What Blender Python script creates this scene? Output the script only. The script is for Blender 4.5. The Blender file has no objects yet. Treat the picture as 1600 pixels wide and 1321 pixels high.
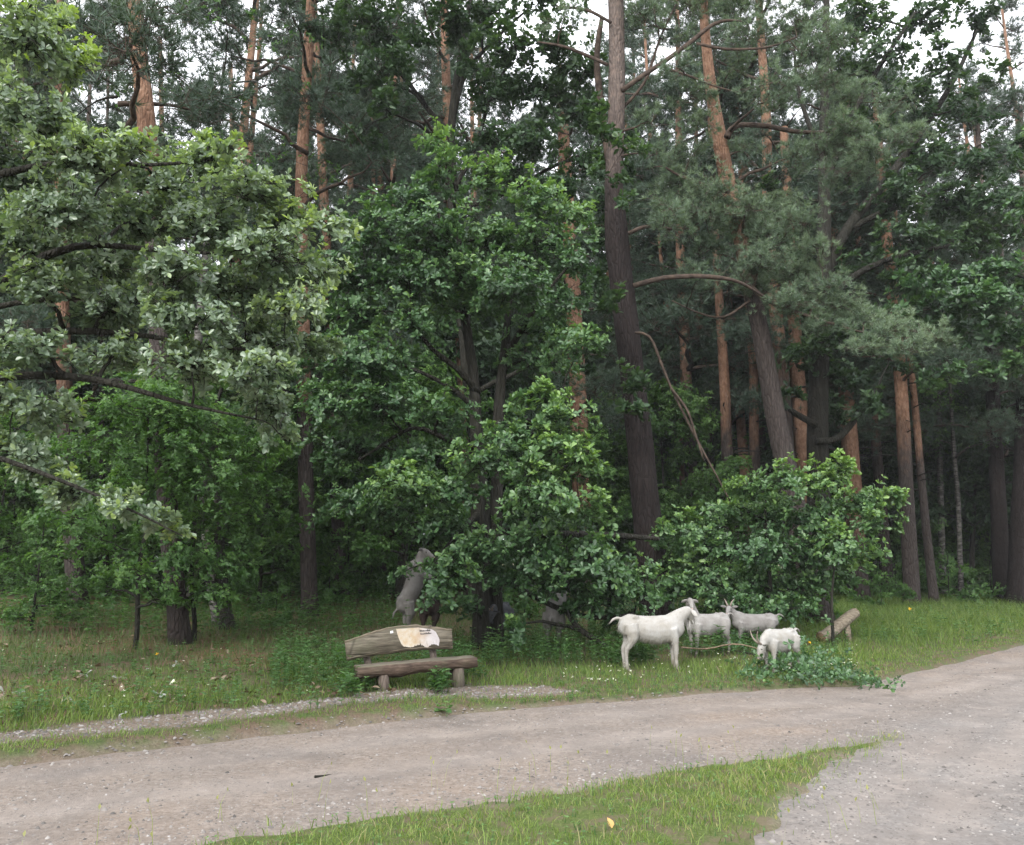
import bpy, bmesh, math, random
import numpy as np
from mathutils import Vector, Matrix

random.seed(7)
C = bpy.context.scene
COL = C.collection
F = 1300.0                      # focal length in photo pixels (1600 wide)
H = 1.6                         # eye height
TILT = math.atan((880 - 660.5) / F)

# ------------------------------------------------------------------ camera
cam = bpy.data.cameras.new('camera')
cam.sensor_width = 36
cam.lens = 36 * F / 1600
cam.clip_start = 0.1
cam.clip_end = 2000
co = bpy.data.objects.new('camera', cam)
COL.objects.link(co)
co.location = (0, 0, H)
co.rotation_euler = (math.pi / 2 + TILT, 0, 0)
C.camera = co

# ------------------------------------------------------------------ sky, sun, exposure
w = bpy.data.worlds.new('World')
C.world = w
w.use_nodes = True
nt = w.node_tree
nt.nodes.clear()
SUN_EL, SUN_ROT = math.radians(33), math.radians(-155)
sky = nt.nodes.new('ShaderNodeTexSky')
sky.sky_type = 'NISHITA'
sky.sun_disc = False
sky.sun_elevation = SUN_EL
sky.sun_rotation = SUN_ROT
sky.air_density = 1.0
sky.dust_density = 3.0
hs = nt.nodes.new('ShaderNodeHueSaturation')
hs.inputs['Saturation'].default_value = 0.25
mixw = nt.nodes.new('ShaderNodeMix')
mixw.data_type = 'RGBA'
mixw.inputs['Factor'].default_value = 0.72
# overcast cloud layer: CIE overcast luminance, (1 + 2 sin el) / 3
tc = nt.nodes.new('ShaderNodeTexCoord')
sep = nt.nodes.new('ShaderNodeSeparateXYZ')
mr = nt.nodes.new('ShaderNodeMapRange')
mr.inputs['From Min'].default_value = 0
mr.inputs['From Max'].default_value = 1
mr.inputs['To Min'].default_value = 0.42
mr.inputs['To Max'].default_value = 1.2
cl = nt.nodes.new('ShaderNodeMix')
cl.data_type = 'RGBA'
cl.inputs['Factor'].default_value = 1.0
cl.blend_type = 'MULTIPLY'
cl.inputs['A'].default_value = (15.0, 15.3, 16.2, 1)
bg = nt.nodes.new('ShaderNodeBackground')
bg.inputs['Strength'].default_value = 0.12
ow = nt.nodes.new('ShaderNodeOutputWorld')
L = nt.links.new
L(sky.outputs[0], hs.inputs['Color'])
L(tc.outputs['Generated'], sep.inputs[0])
L(sep.outputs['Z'], mr.inputs['Value'])
L(mr.outputs[0], cl.inputs['B'])
L(hs.outputs[0], mixw.inputs['A'])
L(cl.outputs['Result'], mixw.inputs['B'])
L(mixw.outputs['Result'], bg.inputs['Color'])
L(bg.outputs[0], ow.inputs['Surface'])

sd = bpy.data.lights.new('sun', 'SUN')
sd.energy = 1.5
sd.angle = math.radians(14)
sd.color = (1.0, 0.965, 0.92)
so = bpy.data.objects.new('sun', sd)
COL.objects.link(so)
az = SUN_ROT
sdir = Vector((math.sin(az) * math.cos(SUN_EL), math.cos(az) * math.cos(SUN_EL), math.sin(SUN_EL)))
so.rotation_euler = sdir.to_track_quat('Z', 'Y').to_euler()
so.location = (0, -20, 40)

C.view_settings.view_transform = 'Standard'
C.view_settings.look = 'None'
C.view_settings.gamma = 1
C.view_settings.use_curve_mapping = False
C.view_settings.exposure = 1.1
C.render.engine = 'CYCLES'
C.cycles.max_bounces = 5
C.cycles.diffuse_bounces = 3
C.cycles.glossy_bounces = 2
C.cycles.transmission_bounces = 4
C.cycles.caustics_reflective = False
C.cycles.caustics_refractive = False
C.cycles.use_denoising = True

# ------------------------------------------------------------------ geometry of the place
ct, st = math.cos(TILT), math.sin(TILT)


def raydir(px, py):
    u, v = (px - 800) / F, (660.5 - py) / F
    return np.array([u, ct - v * st, st + v * ct])


def at(px, py, Y):
    d = raydir(px, py)
    return np.array([0, 0, H]) + d * (Y / d[1])


def flat(px, py, z=0.0):
    d = raydir(px, py)
    return np.array([0, 0, H]) + d * ((z - H) / d[2])


EDGE_PX = [(0, 1200), (150, 1182), (300, 1165), (450, 1146), (600, 1131), (720, 1117), (840, 1106), (1000, 1095), (1120, 1085),
           (1250, 1077), (1340, 1074), (1420, 1055), (1500, 1036), (1600, 1010)]
ed = np.array([flat(*p)[:2] for p in EDGE_PX])
ed = np.vstack([[-60, -38], [ed[0, 0] - 6, ed[0, 1] - 4.2], ed, [ed[-1, 0] + 8, ed[-1, 1] + 8.0], [90, 75]])


def noise2(x, y, seed=0):
    """smooth value noise, -1..1, vectorised"""
    x = np.asarray(x, float); y = np.asarray(y, float)
    xi = np.floor(x).astype(np.int64); yi = np.floor(y).astype(np.int64)
    fx = x - xi; fy = y - yi
    fx = fx * fx * (3 - 2 * fx); fy = fy * fy * (3 - 2 * fy)

    def h(a, b):
        n = (a * 374761393 + b * 668265263 + seed * 1442695041) & 0x7fffffff
        n = ((n ^ (n >> 13)) * 1274126177) & 0x7fffffff
        return ((n ^ (n >> 16)) & 0xffff) / 32767.5 - 1
    a = h(xi, yi) * (1 - fx) + h(xi + 1, yi) * fx
    b = h(xi, yi + 1) * (1 - fx) + h(xi + 1, yi + 1) * fx
    return a * (1 - fy) + b * fy


def fbm(x, y, seed=0, o=3):
    s, a = 0, 1.0
    for k in range(o):
        s = s + a * noise2(x * 2 ** k, y * 2 ** k, seed + k); a *= 0.5
    return s / 1.75


def sst(t):
    t = np.clip(t, 0, 1)
    return t * t * (3 - 2 * t)


def edge_s(X, Y):
    """distance beyond the road's far edge (positive = in the verge)"""
    return (np.asarray(Y, float) - np.interp(X, ed[:, 0], ed[:, 1])) * 0.82 + 0.09 * fbm(np.asarray(X, float) * 1.7, np.asarray(Y, float) * 1.7, 5)


def gz(X, Y):
    s = edge_s(X, Y)
    t = 0.042 * np.maximum(0, s - 1.5)
    bank = np.where(np.asarray(X) < -0.5, 0.09, 0.05)
    z = -0.04 + (bank + 0.04) * sst((s + 0.05) / 0.22) + 1.4 * (1 - np.exp(-t / 1.4))
    z = z + sst(s / 1.2) * (0.05 * fbm(np.asarray(X) * 0.6, np.asarray(Y) * 0.6, 9) + 0.02 * fbm(np.asarray(X) * 2.5, np.asarray(Y) * 2.5, 11))
    return z


def gpt(px, py):
    """where the ray through a pixel meets the terrain"""
    d = raydir(px, py)
    tt = np.linspace(2, 90, 2600)
    p = np.array([0, 0, H])[None] + d[None] * (tt / d[1])[:, None]
    g = np.maximum(gz(p[:, 0], p[:, 1]), 0)
    k = np.argmax(p[:, 2] <= g) if (p[:, 2] <= g).any() else len(tt) - 1
    return np.array([p[k, 0], p[k, 1], g[k]])


def inside(poly, X, Y):
    poly = np.asarray(poly)
    r = np.zeros(np.shape(X), bool)
    n = len(poly)
    for i in range(n):
        x0, y0 = poly[i][:2]; x1, y1 = poly[(i + 1) % n][:2]
        if y0 == y1:
            continue
        c = ((y0 > Y) != (y1 > Y)) & (X < (x1 - x0) * (Y - y0) / (y1 - y0) + x0)
        r ^= c
    return r


def polydist(poly, X, Y, closed=True):
    poly = np.asarray(poly)[:, :2]
    best = np.full(np.shape(X), 1e9)
    n = len(poly)
    for i in range(n if closed else n - 1):
        a = poly[i]; b = poly[(i + 1) % n]
        ab = b - a
        t = np.clip(((X - a[0]) * ab[0] + (Y - a[1]) * ab[1]) / max(1e-9, ab @ ab), 0, 1)
        best = np.minimum(best, np.hypot(X - a[0] - t * ab[0], Y - a[1] - t * ab[1]))
    return best


def sdf(poly, X, Y):
    return np.where(inside(poly, X, Y), 1, -1) * polydist(poly, X, Y)


MED = np.array([flat(*p)[:2] for p in [(240, 1330), (330, 1305), (430, 1293), (520, 1276), (620, 1262), (720, 1254), (840, 1236), (960, 1216), (1080, 1194), (1200, 1176), (1320, 1160),
                                        (1430, 1147), (1400, 1165), (1340, 1192), (1300, 1222), (1262, 1252), (1240, 1285), (1205, 1325), (1180, 1380), (1100, 1480), (600, 1560), (-100, 1500)]])
DIRT = np.array([flat(px, py, 0.07)[:2] for px, py in [(-60, 1150), (60, 1143), (200, 1127), (330, 1113), (430, 1104), (520, 1096), (560, 1088), (640, 1081), (740, 1074), (860, 1072), (905, 1078),
                                                       (850, 1085), (740, 1086), (640, 1092), (560, 1102), (500, 1112), (420, 1124), (260, 1142), (120, 1154), (-60, 1170)]])

# ------------------------------------------------------------------ object helpers


def link(o, parent=None):
    COL.objects.link(o)
    if parent is not None:
        o.parent = parent
    return o


def tag(o, label=None, cat=None, group=None, kind=None):
    if label: o['label'] = label
    if cat: o['category'] = cat
    if group: o['group'] = group
    if kind: o['kind'] = kind
    return o


def empty(name, loc, label, cat, group=None):
    o = bpy.data.objects.new(name, None)
    o.empty_display_size = 0.2
    COL.objects.link(o)
    o.location = loc
    return tag(o, label, cat, group)


def tri_mesh(name, V, T, mat, tone=None, smooth=False):
    V = np.ascontiguousarray(V, np.float32).reshape(-1, 3)
    T = np.ascontiguousarray(T, np.int32)
    k = T.shape[1]
    me = bpy.data.meshes.new(name)
    me.vertices.add(len(V)); me.vertices.foreach_set('co', V.ravel())
    me.loops.add(T.size); me.loops.foreach_set('vertex_index', T.ravel())
    me.polygons.add(len(T)); me.polygons.foreach_set('loop_start', np.arange(len(T), dtype=np.int32) * k)
    if smooth:
        me.polygons.foreach_set('use_smooth', np.ones(len(T), bool))
    if tone is not None:
        for nm, arr in (tone.items() if isinstance(tone, dict) else [('tone', tone)]):
            me.attributes.new(nm, 'FLOAT', 'POINT').data.foreach_set('value', np.ascontiguousarray(arr, np.float32))
    me.update(calc_edges=True)
    me.validate()
    me.materials.append(mat)
    return me


def obj(name, me, parent=None, loc=None):
    o = bpy.data.objects.new(name, me)
    link(o, parent)
    if loc is not None:
        o.location = loc
    return o


def tube(pts, rad, seg=8, rough=0.0, seed=0, caps=True, flat_y=None):
    pts = np.asarray(pts, float); rad = np.asarray(rad, float)
    if rad.ndim == 1:
        rad = np.stack([rad, rad], 1)
    n = len(pts)
    tg = np.gradient(pts, axis=0)
    tg /= np.linalg.norm(tg, axis=1)[:, None] + 1e-12
    ref = np.array([0, 1.0, 0]) if flat_y is None else np.asarray(flat_y, float)
    if abs(tg[0] @ ref) > 0.95:
        ref = np.array([1.0, 0, 0])
    a = ref - (ref @ tg[0]) * tg[0]; a /= np.linalg.norm(a)
    V = []
    ang = np.arange(seg) * 2 * np.pi / seg
    rng = np.random.default_rng(seed)
    rid = 1 + rough * rng.normal(0, 1, seg)
    for i in range(n):
        a = a - (a @ tg[i]) * tg[i]; a /= np.linalg.norm(a) + 1e-12
        b = np.cross(tg[i], a)
        rr = rid * (1 + (rough * 0.6 * rng.normal(0, 1, seg) if rough else 0))
        V.append(pts[i] + (np.cos(ang) * rad[i, 0] * rr)[:, None] * a + (np.sin(ang) * rad[i, 1] * rr)[:, None] * b)
    V = np.concatenate(V)
    i0 = (np.arange(n - 1)[:, None] * seg + np.arange(seg)[None])
    i1 = (np.arange(n - 1)[:, None] * seg + (np.arange(seg)[None] + 1) % seg)
    T = np.concatenate([np.stack([i0, i1, i1 + seg], -1).reshape(-1, 3), np.stack([i0, i1 + seg, i0 + seg], -1).reshape(-1, 3)])
    if caps:
        V = np.concatenate([V, pts[:1], pts[-1:]])
        c0, c1 = n * seg, n * seg + 1
        k = np.arange(seg)
        T = np.concatenate([T, np.stack([np.full(seg, c0), (k + 1) % seg, k], 1),
                            np.stack([np.full(seg, c1), (n - 1) * seg + k, (n - 1) * seg + (k + 1) % seg], 1)])
    return V, T


def join(parts):
    Vs, Ts, o = [], [], 0
    for V, T in parts:
        Vs.append(V); Ts.append(T + o); o += len(V)
    return np.concatenate(Vs), np.concatenate(Ts)


def resample(pts, rad, n):
    pts = np.asarray(pts, float); rad = np.asarray(rad, float)
    d = np.r_[0, np.cumsum(np.linalg.norm(np.diff(pts, axis=0), axis=1))]
    # smooth (Catmull-like) by interpolating then filtering
    t = np.linspace(0, d[-1], n)
    P = np.stack([np.interp(t, d, pts[:, k]) for k in range(3)], 1)
    R = np.interp(t, d, rad)
    for _ in range(2):
        P[1:-1] = (P[:-2] + 2 * P[1:-1] + P[2:]) / 4
    return P, R


def box_verts(x0, x1, y0, y1, z0, z1):
    V = np.array([[x, y, z] for x in (x0, x1) for y in (y0, y1) for z in (z0, z1)], float)
    Q = [(0, 1, 3, 2), (4, 6, 7, 5), (0, 4, 5, 1), (2, 3, 7, 6), (0, 2, 6, 4), (1, 5, 7, 3)]
    T = []
    for q in Q:
        T += [(q[0], q[1], q[2]), (q[0], q[2], q[3])]
    return V, np.array(T)


# ------------------------------------------------------------------ materials


class N:
    """tiny node-graph helper"""

    def __init__(self, name):
        self.m = bpy.data.materials.new(name)
        self.m.use_nodes = True
        self.t = self.m.node_tree
        self.t.nodes.clear()
        self.out = self.t.nodes.new('ShaderNodeOutputMaterial')

    def n(self, typ, **kw):
        nd = self.t.nodes.new('ShaderNode' + typ)
        for k, v in kw.items():
            if k.startswith('i_'):
                nd.inputs[k[2:].replace('_', ' ')].default_value = v
            else:
                setattr(nd, k, v)
        return nd

    def l(self, a, b):
        self.t.links.new(a, b)

    def coord(self, scale=(1, 1, 1), kind='Object'):
        tc = self.n('TexCoord')
        mp = self.n('Mapping')
        mp.inputs['Scale'].default_value = scale
        self.l(tc.outputs[kind], mp.inputs[0])
        return mp.outputs[0]

    def noise(self, vec, scale, detail=4, rough=0.6):
        nd = self.n('TexNoise')
        nd.inputs['Scale'].default_value = scale
        nd.inputs['Detail'].default_value = detail
        nd.inputs['Roughness'].default_value = rough
        self.l(vec, nd.inputs['Vector'])
        return nd.outputs['Fac']

    def vor(self, vec, scale, feature='F1', out='Distance', rnd=1.0):
        nd = self.n('TexVoronoi', feature=feature)
        nd.inputs['Scale'].default_value = scale
        nd.inputs['Randomness'].default_value = rnd
        self.l(vec, nd.inputs['Vector'])
        return nd.outputs[out]

    def ramp(self, fac, stops):
        nd = self.n('ValToRGB')
        cr = nd.color_ramp
        while len(cr.elements) < len(stops):
            cr.elements.new(0.5)
        for e, (p, c) in zip(cr.elements, stops):
            e.position = p
            e.color = (*c, 1) if len(c) == 3 else c
        self.l(fac, nd.inputs[0])
        return nd.outputs[0]

    def mix(self, fac, a, b, blend='MIX'):
        nd = self.n('Mix', data_type='RGBA', blend_type=blend)
        for s, v in (('Factor', fac), ('A', a), ('B', b)):
            sock = [i for i in nd.inputs if i.name == s and (i.type == 'RGBA' if s != 'Factor' else i.type == 'VALUE')][0]
            if hasattr(v, 'links'):
                self.l(v, sock)
            elif s == 'Factor':
                sock.default_value = v
            else:
                sock.default_value = (*v, 1)
        return [o for o in nd.outputs if o.type == 'RGBA'][0]

    def math(self, op, a, b=0.0, clamp=False):
        nd = self.n('Math', operation=op, use_clamp=clamp)
        for i, v in enumerate((a, b)):
            if hasattr(v, 'links'):
                self.l(v, nd.inputs[i])
            else:
                nd.inputs[i].default_value = v
        return nd.outputs[0]

    def attr(self, name):
        nd = self.n('Attribute', attribute_name=name)
        return nd.outputs['Fac']

    def bump(self, h, dist=0.02, strength=0.6, normal=None):
        nd = self.n('Bump')
        nd.inputs['Strength'].default_value = strength
        nd.inputs['Distance'].default_value = dist
        self.l(h, nd.inputs['Height'])
        if normal is not None:
            self.l(normal, nd.inputs['Normal'])
        return nd.outputs[0]

    def bsdf(self, color, rough=0.8, spec=0.3, normal=None, translucent=0.0, tcol=None, sheen=0.0):
        p = self.n('BsdfPrincipled')
        if hasattr(color, 'links'):
            self.l(color, p.inputs['Base Color'])
        else:
            p.inputs['Base Color'].default_value = (*color, 1)
        if hasattr(rough, 'links'):
            self.l(rough, p.inputs['Roughness'])
        else:
            p.inputs['Roughness'].default_value = rough
        p.inputs['Specular IOR Level'].default_value = spec
        if normal is not None:
            self.l(normal, p.inputs['Normal'])
        o = p.outputs[0]
        if translucent:
            tr = self.n('BsdfTranslucent')
            c2 = self.mix(1.0, color, (1.5, 1.6, 0.6), 'MULTIPLY') if tcol is None else tcol
            if hasattr(c2, 'links'):
                self.l(c2, tr.inputs[0])
            else:
                tr.inputs[0].default_value = (*c2, 1)
            mx = self.n('MixShader')
            mx.inputs[0].default_value = translucent
            self.l(o, mx.inputs[1]); self.l(tr.outputs[0], mx.inputs[2])
            o = mx.outputs[0]
        self.l(o, self.out.inputs['Surface'])
        return self.m


def leaf_mat(name, stops, rough=0.42, spec=0.5, trans=0.28):
    g = N(name)
    t = g.attr('tone')
    return g.bsdf(g.ramp(t, stops), rough, spec, None, trans)


M = {}
# tone 0 = old dark leaf, 1 = young bright shoot
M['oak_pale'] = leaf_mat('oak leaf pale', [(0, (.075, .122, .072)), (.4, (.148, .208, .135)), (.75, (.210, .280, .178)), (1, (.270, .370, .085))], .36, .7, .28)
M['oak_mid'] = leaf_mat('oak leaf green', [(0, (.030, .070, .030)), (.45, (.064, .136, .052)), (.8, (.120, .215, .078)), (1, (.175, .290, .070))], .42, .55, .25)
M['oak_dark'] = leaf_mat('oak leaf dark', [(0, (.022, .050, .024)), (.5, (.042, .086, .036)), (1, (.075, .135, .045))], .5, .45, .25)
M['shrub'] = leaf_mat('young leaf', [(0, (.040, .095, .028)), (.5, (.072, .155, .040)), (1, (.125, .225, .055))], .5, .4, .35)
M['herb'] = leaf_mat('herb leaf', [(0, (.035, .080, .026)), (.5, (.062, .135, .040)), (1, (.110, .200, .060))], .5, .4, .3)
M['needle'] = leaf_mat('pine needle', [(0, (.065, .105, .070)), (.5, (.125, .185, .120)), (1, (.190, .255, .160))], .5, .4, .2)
M['needle_dark'] = leaf_mat('pine needle dark', [(0, (.032, .060, .042)), (.5, (.060, .098, .066)), (1, (.095, .140, .090))], .5, .4, .15)
M['grass'] = leaf_mat('grass blade', [(0, (.055, .092, .024)), (.4, (.100, .160, .036)), (.8, (.165, .232, .055)), (.95, (.210, .245, .080)), (1, (.300, .260, .140))], .55, .3, .3)
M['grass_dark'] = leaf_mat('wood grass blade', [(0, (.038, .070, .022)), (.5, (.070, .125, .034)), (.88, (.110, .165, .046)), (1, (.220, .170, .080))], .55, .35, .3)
M['litter'] = leaf_mat('dry leaf', [(0, (.070, .046, .028)), (.6, (.140, .098, .060)), (1, (.250, .200, .150))], .7, .2, .1)
M['petal'] = leaf_mat('petal', [(0, (.62, .62, .56)), (1, (.82, .82, .78))], .6, .2, .3)


def bark_mat(name, kind='oak', z0=4.0, z1=6.5):
    g = N(name)
    v = g.coord((1, 1, .22))
    v2 = g.coord((1, 1, .5))
    n1 = g.noise(v, 14, 6, .65)
    n2 = g.noise(v2, 3, 4)
    crack = g.vor(v, 16, 'DISTANCE_TO_EDGE')
    plates = g.math('MULTIPLY', crack, 5.0, True)
    if kind == 'oak':
        c = g.ramp(n1, [(.25, (.010, .009, .008)), (.55, (.028, .025, .022)), (.8, (.056, .052, .043))])
        c = g.mix(g.math('MULTIPLY', n2, .30), c, (.030, .038, .020))
        h = g.math('ADD', plates, n1)
        return g.bsdf(c, .9, .15, g.bump(h, .02, .9))
    if kind == 'birch':
        vb = g.coord((1, 1, 3.5))
        nb = g.noise(vb, 5, 4, .7)
        c = g.ramp(nb, [(.46, (.020, .018, .016)), (.53, (.105, .10, .092)), (.72, (.185, .178, .168))])
        c = g.mix(g.ramp(g.noise(v2, 2.2), [(.5, (0, 0, 0)), (.68, (.75, .75, .75))]), c, (.060, .062, .040))
        return g.bsdf(c, .75, .2, g.bump(nb, .01, .5))
    # Scots pine: grey plated foot, flaky orange upper stem
    crack_c = g.ramp(crack, [(.0, (.014, .011, .010)), (.10, (.048, .038, .033)), (.4, (.092, .076, .068))])
    dark = g.mix(n1, crack_c, (.040, .032, .029))
    dark = g.mix(.45, dark, g.ramp(n1, [(.3, (.018, .014, .013)), (.7, (.076, .063, .057))]))
    flake = g.noise(g.coord((1, 1, .7)), 9, 5, .7)
    orange = g.ramp(flake, [(.28, (.105, .055, .035)), (.5, (.225, .128, .082)), (.72, (.310, .200, .140))])
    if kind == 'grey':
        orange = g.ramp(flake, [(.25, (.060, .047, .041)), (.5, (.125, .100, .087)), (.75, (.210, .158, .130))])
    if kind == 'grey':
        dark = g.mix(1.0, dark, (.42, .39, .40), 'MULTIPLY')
    tc = g.n('TexCoord'); sp = g.n('SeparateXYZ')
    g.l(tc.outputs['Object'], sp.inputs[0])
    zz = g.math('ADD', sp.outputs['Z'], g.math('MULTIPLY', g.math('SUBTRACT', n2, .5), 3.5))
    mr = g.n('MapRange', interpolation_type='SMOOTHSTEP')
    mr.inputs['From Min'].default_value = z0; mr.inputs['From Max'].default_value = z1
    g.l(zz, mr.inputs['Value'])
    c = g.mix(mr.outputs[0], dark, orange)
    h = g.math('ADD', plates, n1)
    return g.bsdf(c, .88, .2, g.bump(h, .022, .9))


M['oak_bark'] = bark_mat('oak bark', 'oak')
M['birch_bark'] = bark_mat('birch bark', 'birch')
M['pine_bark'] = bark_mat('pine bark', 'pine', 4.2, 6.5)
M['pine_bark_low'] = bark_mat('pine bark orange low', 'pine', 1.5, 3.5)
M['pine_bark_grey'] = bark_mat('pine bark grey', 'grey', 8.5, 12)
g = N('pine limb')
n1 = g.noise(g.coord(), 9, 5)
M['pine_limb'] = g.bsdf(g.ramp(n1, [(.3, (.028, .021, .018)), (.55, (.070, .052, .041)), (.75, (.120, .088, .066))]), .9, .15, g.bump(n1, .01, .6))
M['pine_bark_high'] = bark_mat('pine bark orange high', 'pine', 7.5, 9.5)


def ground_mats():
    g = N('forest floor')
    v = g.coord()
    n1 = g.noise(v, 3.0, 6, .65); n2 = g.noise(v, 40, 5, .7); n3 = g.noise(v, .7, 4)
    soil = g.ramp(n2, [(.3, (.070, .050, .034)), (.6, (.140, .100, .068)), (.8, (.230, .175, .125))])
    moss = g.ramp(n2, [(.3, (.040, .062, .020)), (.7, (.095, .130, .040))])
    c = g.mix(g.ramp(n1, [(.40, (0, 0, 0)), (.60, (1, 1, 1))]), soil, moss)
    lit = g.ramp(n2, [(.3, (.085, .050, .028)), (.55, (.180, .100, .055)), (.8, (.290, .190, .115))])
    c = g.mix(g.attr('litter'), c, lit)
    dirt = g.ramp(g.noise(v, 26, 6, .7), [(.30, (.105, .080, .060)), (.55, (.180, .145, .115)), (.75, (.255, .220, .188))])
    c = g.mix(g.attr('dirt'), c, dirt)
    M['turf'] = None
    M['floor'] = g.bsdf(c, .95, .15, g.bump(g.math('ADD', n2, n1), .03, .8))

    g = N('turf')
    v = g.coord()
    n2 = g.noise(v, 45, 5, .7); n1 = g.noise(v, 5, 4)
    c = g.ramp(n2, [(.3, (.045, .060, .018)), (.55, (.085, .115, .032)), (.75, (.150, .165, .065))])
    c = g.mix(g.ramp(n1, [(.46, (0, 0, 0)), (.62, (.85, .85, .85))]), c, (.120, .095, .062))
    c = g.mix(g.attr('dirt'), c, g.ramp(n2, [(.30, (.105, .082, .062)), (.55, (.190, .155, .125)), (.75, (.265, .230, .198))]))
    M['turf'] = g.bsdf(c, .95, .15, g.bump(n2, .02, .8))
    g = N('gravel road')
    v = g.coord()
    n1 = g.noise(v, 1.1, 5, .6); n2 = g.noise(v, 22, 6, .72); n3 = g.noise(v, 90, 3, .7)
    pink = g.ramp(n2, [(.28, (.124, .094, .072)), (.5, (.213, .168, .133)), (.74, (.305, .252, .206))])
    grey = g.ramp(n2, [(.28, (.100, .093, .087)), (.5, (.172, .162, .153)), (.74, (.255, .243, .231))])
    c = g.mix(g.attr('grey'), pink, grey)
    c = g.mix(g.math('MULTIPLY', g.attr('worn'), .85), c, (.265, .230, .202))
    c = g.mix(g.ramp(n1, [(.36, (.6, .6, .6)), (.60, (0, 0, 0))]), c, (.150, .130, .116))
    n4 = g.noise(g.coord((.45, .45, .45)), 1.7, 6, .65)
    c = g.mix(g.ramp(n4, [(.50, (0, 0, 0)), (.66, (.55, .55, .55))]), c, (.118, .104, .094))
    c = g.mix(g.ramp(g.noise(v, 7, 5, .7), [(.52, (0, 0, 0)), (.70, (.45, .45, .45))]), c, (.330, .285, .250))
    stones = g.vor(v, 38, 'F1', 'Distance')
    scol = g.vor(v, 38, 'F1', 'Color')
    spk = g.math('MULTIPLY', g.math('LESS_THAN', stones, .34), g.math('GREATER_THAN', g.noise(v, 5, 4, .7), .5))
    bw = g.n('RGBToBW'); g.l(scol, bw.inputs[0])
    c = g.mix(g.math('MULTIPLY', spk, .55), c, g.ramp(bw.outputs[0], [(.2, (.06, .055, .05)), (.5, (.14, .13, .12)), (.85, (.27, .255, .24))]))
    hgt = g.math('ADD', g.math('MULTIPLY', n2, 1.0), g.math('MULTIPLY', n3, .8))
    M['road'] = g.bsdf(c, .92, .2, g.bump(hgt, .012, .8))
    g = N('stone')
    t = g.attr('tone')
    c = g.ramp(t, [(0, (.060, .055, .051)), (.5, (.160, .145, .132)), (.85, (.270, .250, .230)), (1, (.30, .285, .27))])
    M['stone'] = g.bsdf(c, .85, .25)


ground_mats()

# ------------------------------------------------------------------ terrain
def axis(lo, hi, a, b, fine, coarse_n):
    core = np.arange(a, b, fine)
    l = a - (np.geomspace(1, 1 + (a - lo), coarse_n) - 1)[1:][::-1]
    r = b + (np.geomspace(1, 1 + (hi - b), coarse_n) - 1)
    return np.concatenate([l, core, r])


def grid_mesh(name, xs, ys, zf, mat, attrs=None, keep=None):
    X, Y = np.meshgrid(xs, ys)
    Z = zf(X, Y)
    nx, ny = len(xs), len(ys)
    V = np.stack([X, Y, Z], -1).reshape(-1, 3)
    i = np.arange(ny - 1)[:, None] * nx + np.arange(nx - 1)[None]
    Q = np.stack([i, i + 1, i + nx + 1, i + nx], -1).reshape(-1, 4)
    at_ = {k: f(X, Y).ravel() for k, f in (attrs or {}).items()}
    if keep is not None:
        kv = keep(X, Y).ravel()
        Q = Q[kv[Q].any(1)]
        used = np.unique(Q)
        mp = -np.ones(len(V), int); mp[used] = np.arange(len(used))
        V = V[used]; Q = mp[Q]
        at_ = {k: a[used] for k, a in at_.items()}
    return tri_mesh(name, V, Q, mat, at_, smooth=True)


def dirt_mask(X, Y):
    d = sdf(DIRT, X, Y) + 0.15 * fbm(X * 2.2, Y * 2.2, 21) + 0.10 * fbm(X * 9, Y * 9, 22)
    s = edge_s(X, Y)
    bank = sst(1 - np.abs(s - 0.03) / 0.14) * np.where(X < 3, .8, .3)
    return np.maximum(sst((d + 0.10) / 0.2), bank)


def litter_mask(X, Y):
    s = edge_s(X, Y)
    a = sst((s - 3.2) / 2.5) * (0.12 + 0.6 * fbm(X * .5, Y * .5, 31))
    a = a * np.where(X > 6.5, sst((s - 7) / 3), 1)
    b = sst((fbm(X * 1.3, Y * 1.3, 33) - .05) / .4) * sst((s - 1.2) / .8) * sst((-2.0 - X) / 1.0) * .6
    return np.clip(np.maximum(a, b), 0, 1)


xs = axis(-500, 500, -14, 20, .13, 40)
ys = axis(-60, 700, 2, 34, .13, 40)
fl = obj('forest_floor', grid_mesh('forest_floor', xs, ys, gz, M['floor'], {'dirt': dirt_mask, 'litter': litter_mask}))
tag(fl, kind='structure')

MIDP = np.array([flat(*p)[:2] for p in [(1180, 1330), (1260, 1260), (1340, 1200), (1450, 1140), (1600, 1085), (1700, 1050)]])


def grey_f(X, Y):
    d = polydist(MIDP + np.array([.9, -.5]), X, Y, False)
    return np.clip(.25 + .75 * sst((2.2 - d) / 1.6) + .35 * fbm(X * .8, Y * .8, 41), 0, 1)


TR = [np.array([flat(*p)[:2] for p in q]) for q in (
    [(1260, 1330), (1420, 1200), (1560, 1105), (1650, 1060)], [(1420, 1330), (1540, 1200), (1640, 1110)],
    [(-100, 1290), (300, 1235), (700, 1190), (1000, 1150), (1300, 1118), (1600, 1050)], [(-100, 1225), (300, 1190), (700, 1145), (1000, 1115), (1300, 1092), (1600, 1030)])]


def worn_f(X, Y):
    r = np.zeros(np.shape(X))
    for q in TR:
        r = np.maximum(r, sst(1 - polydist(q, X, Y, False) / .42))
    return np.clip(r * (.75 + .5 * fbm(X * 2, Y * 2, 51)), 0, 1)


def road_z(X, Y):
    return 0.0 + 0.012 * fbm(X * 1.2, Y * 1.2, 61) + 0.006 * fbm(X * 5, Y * 5, 62) - 0.018 * worn_f(X, Y)


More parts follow.
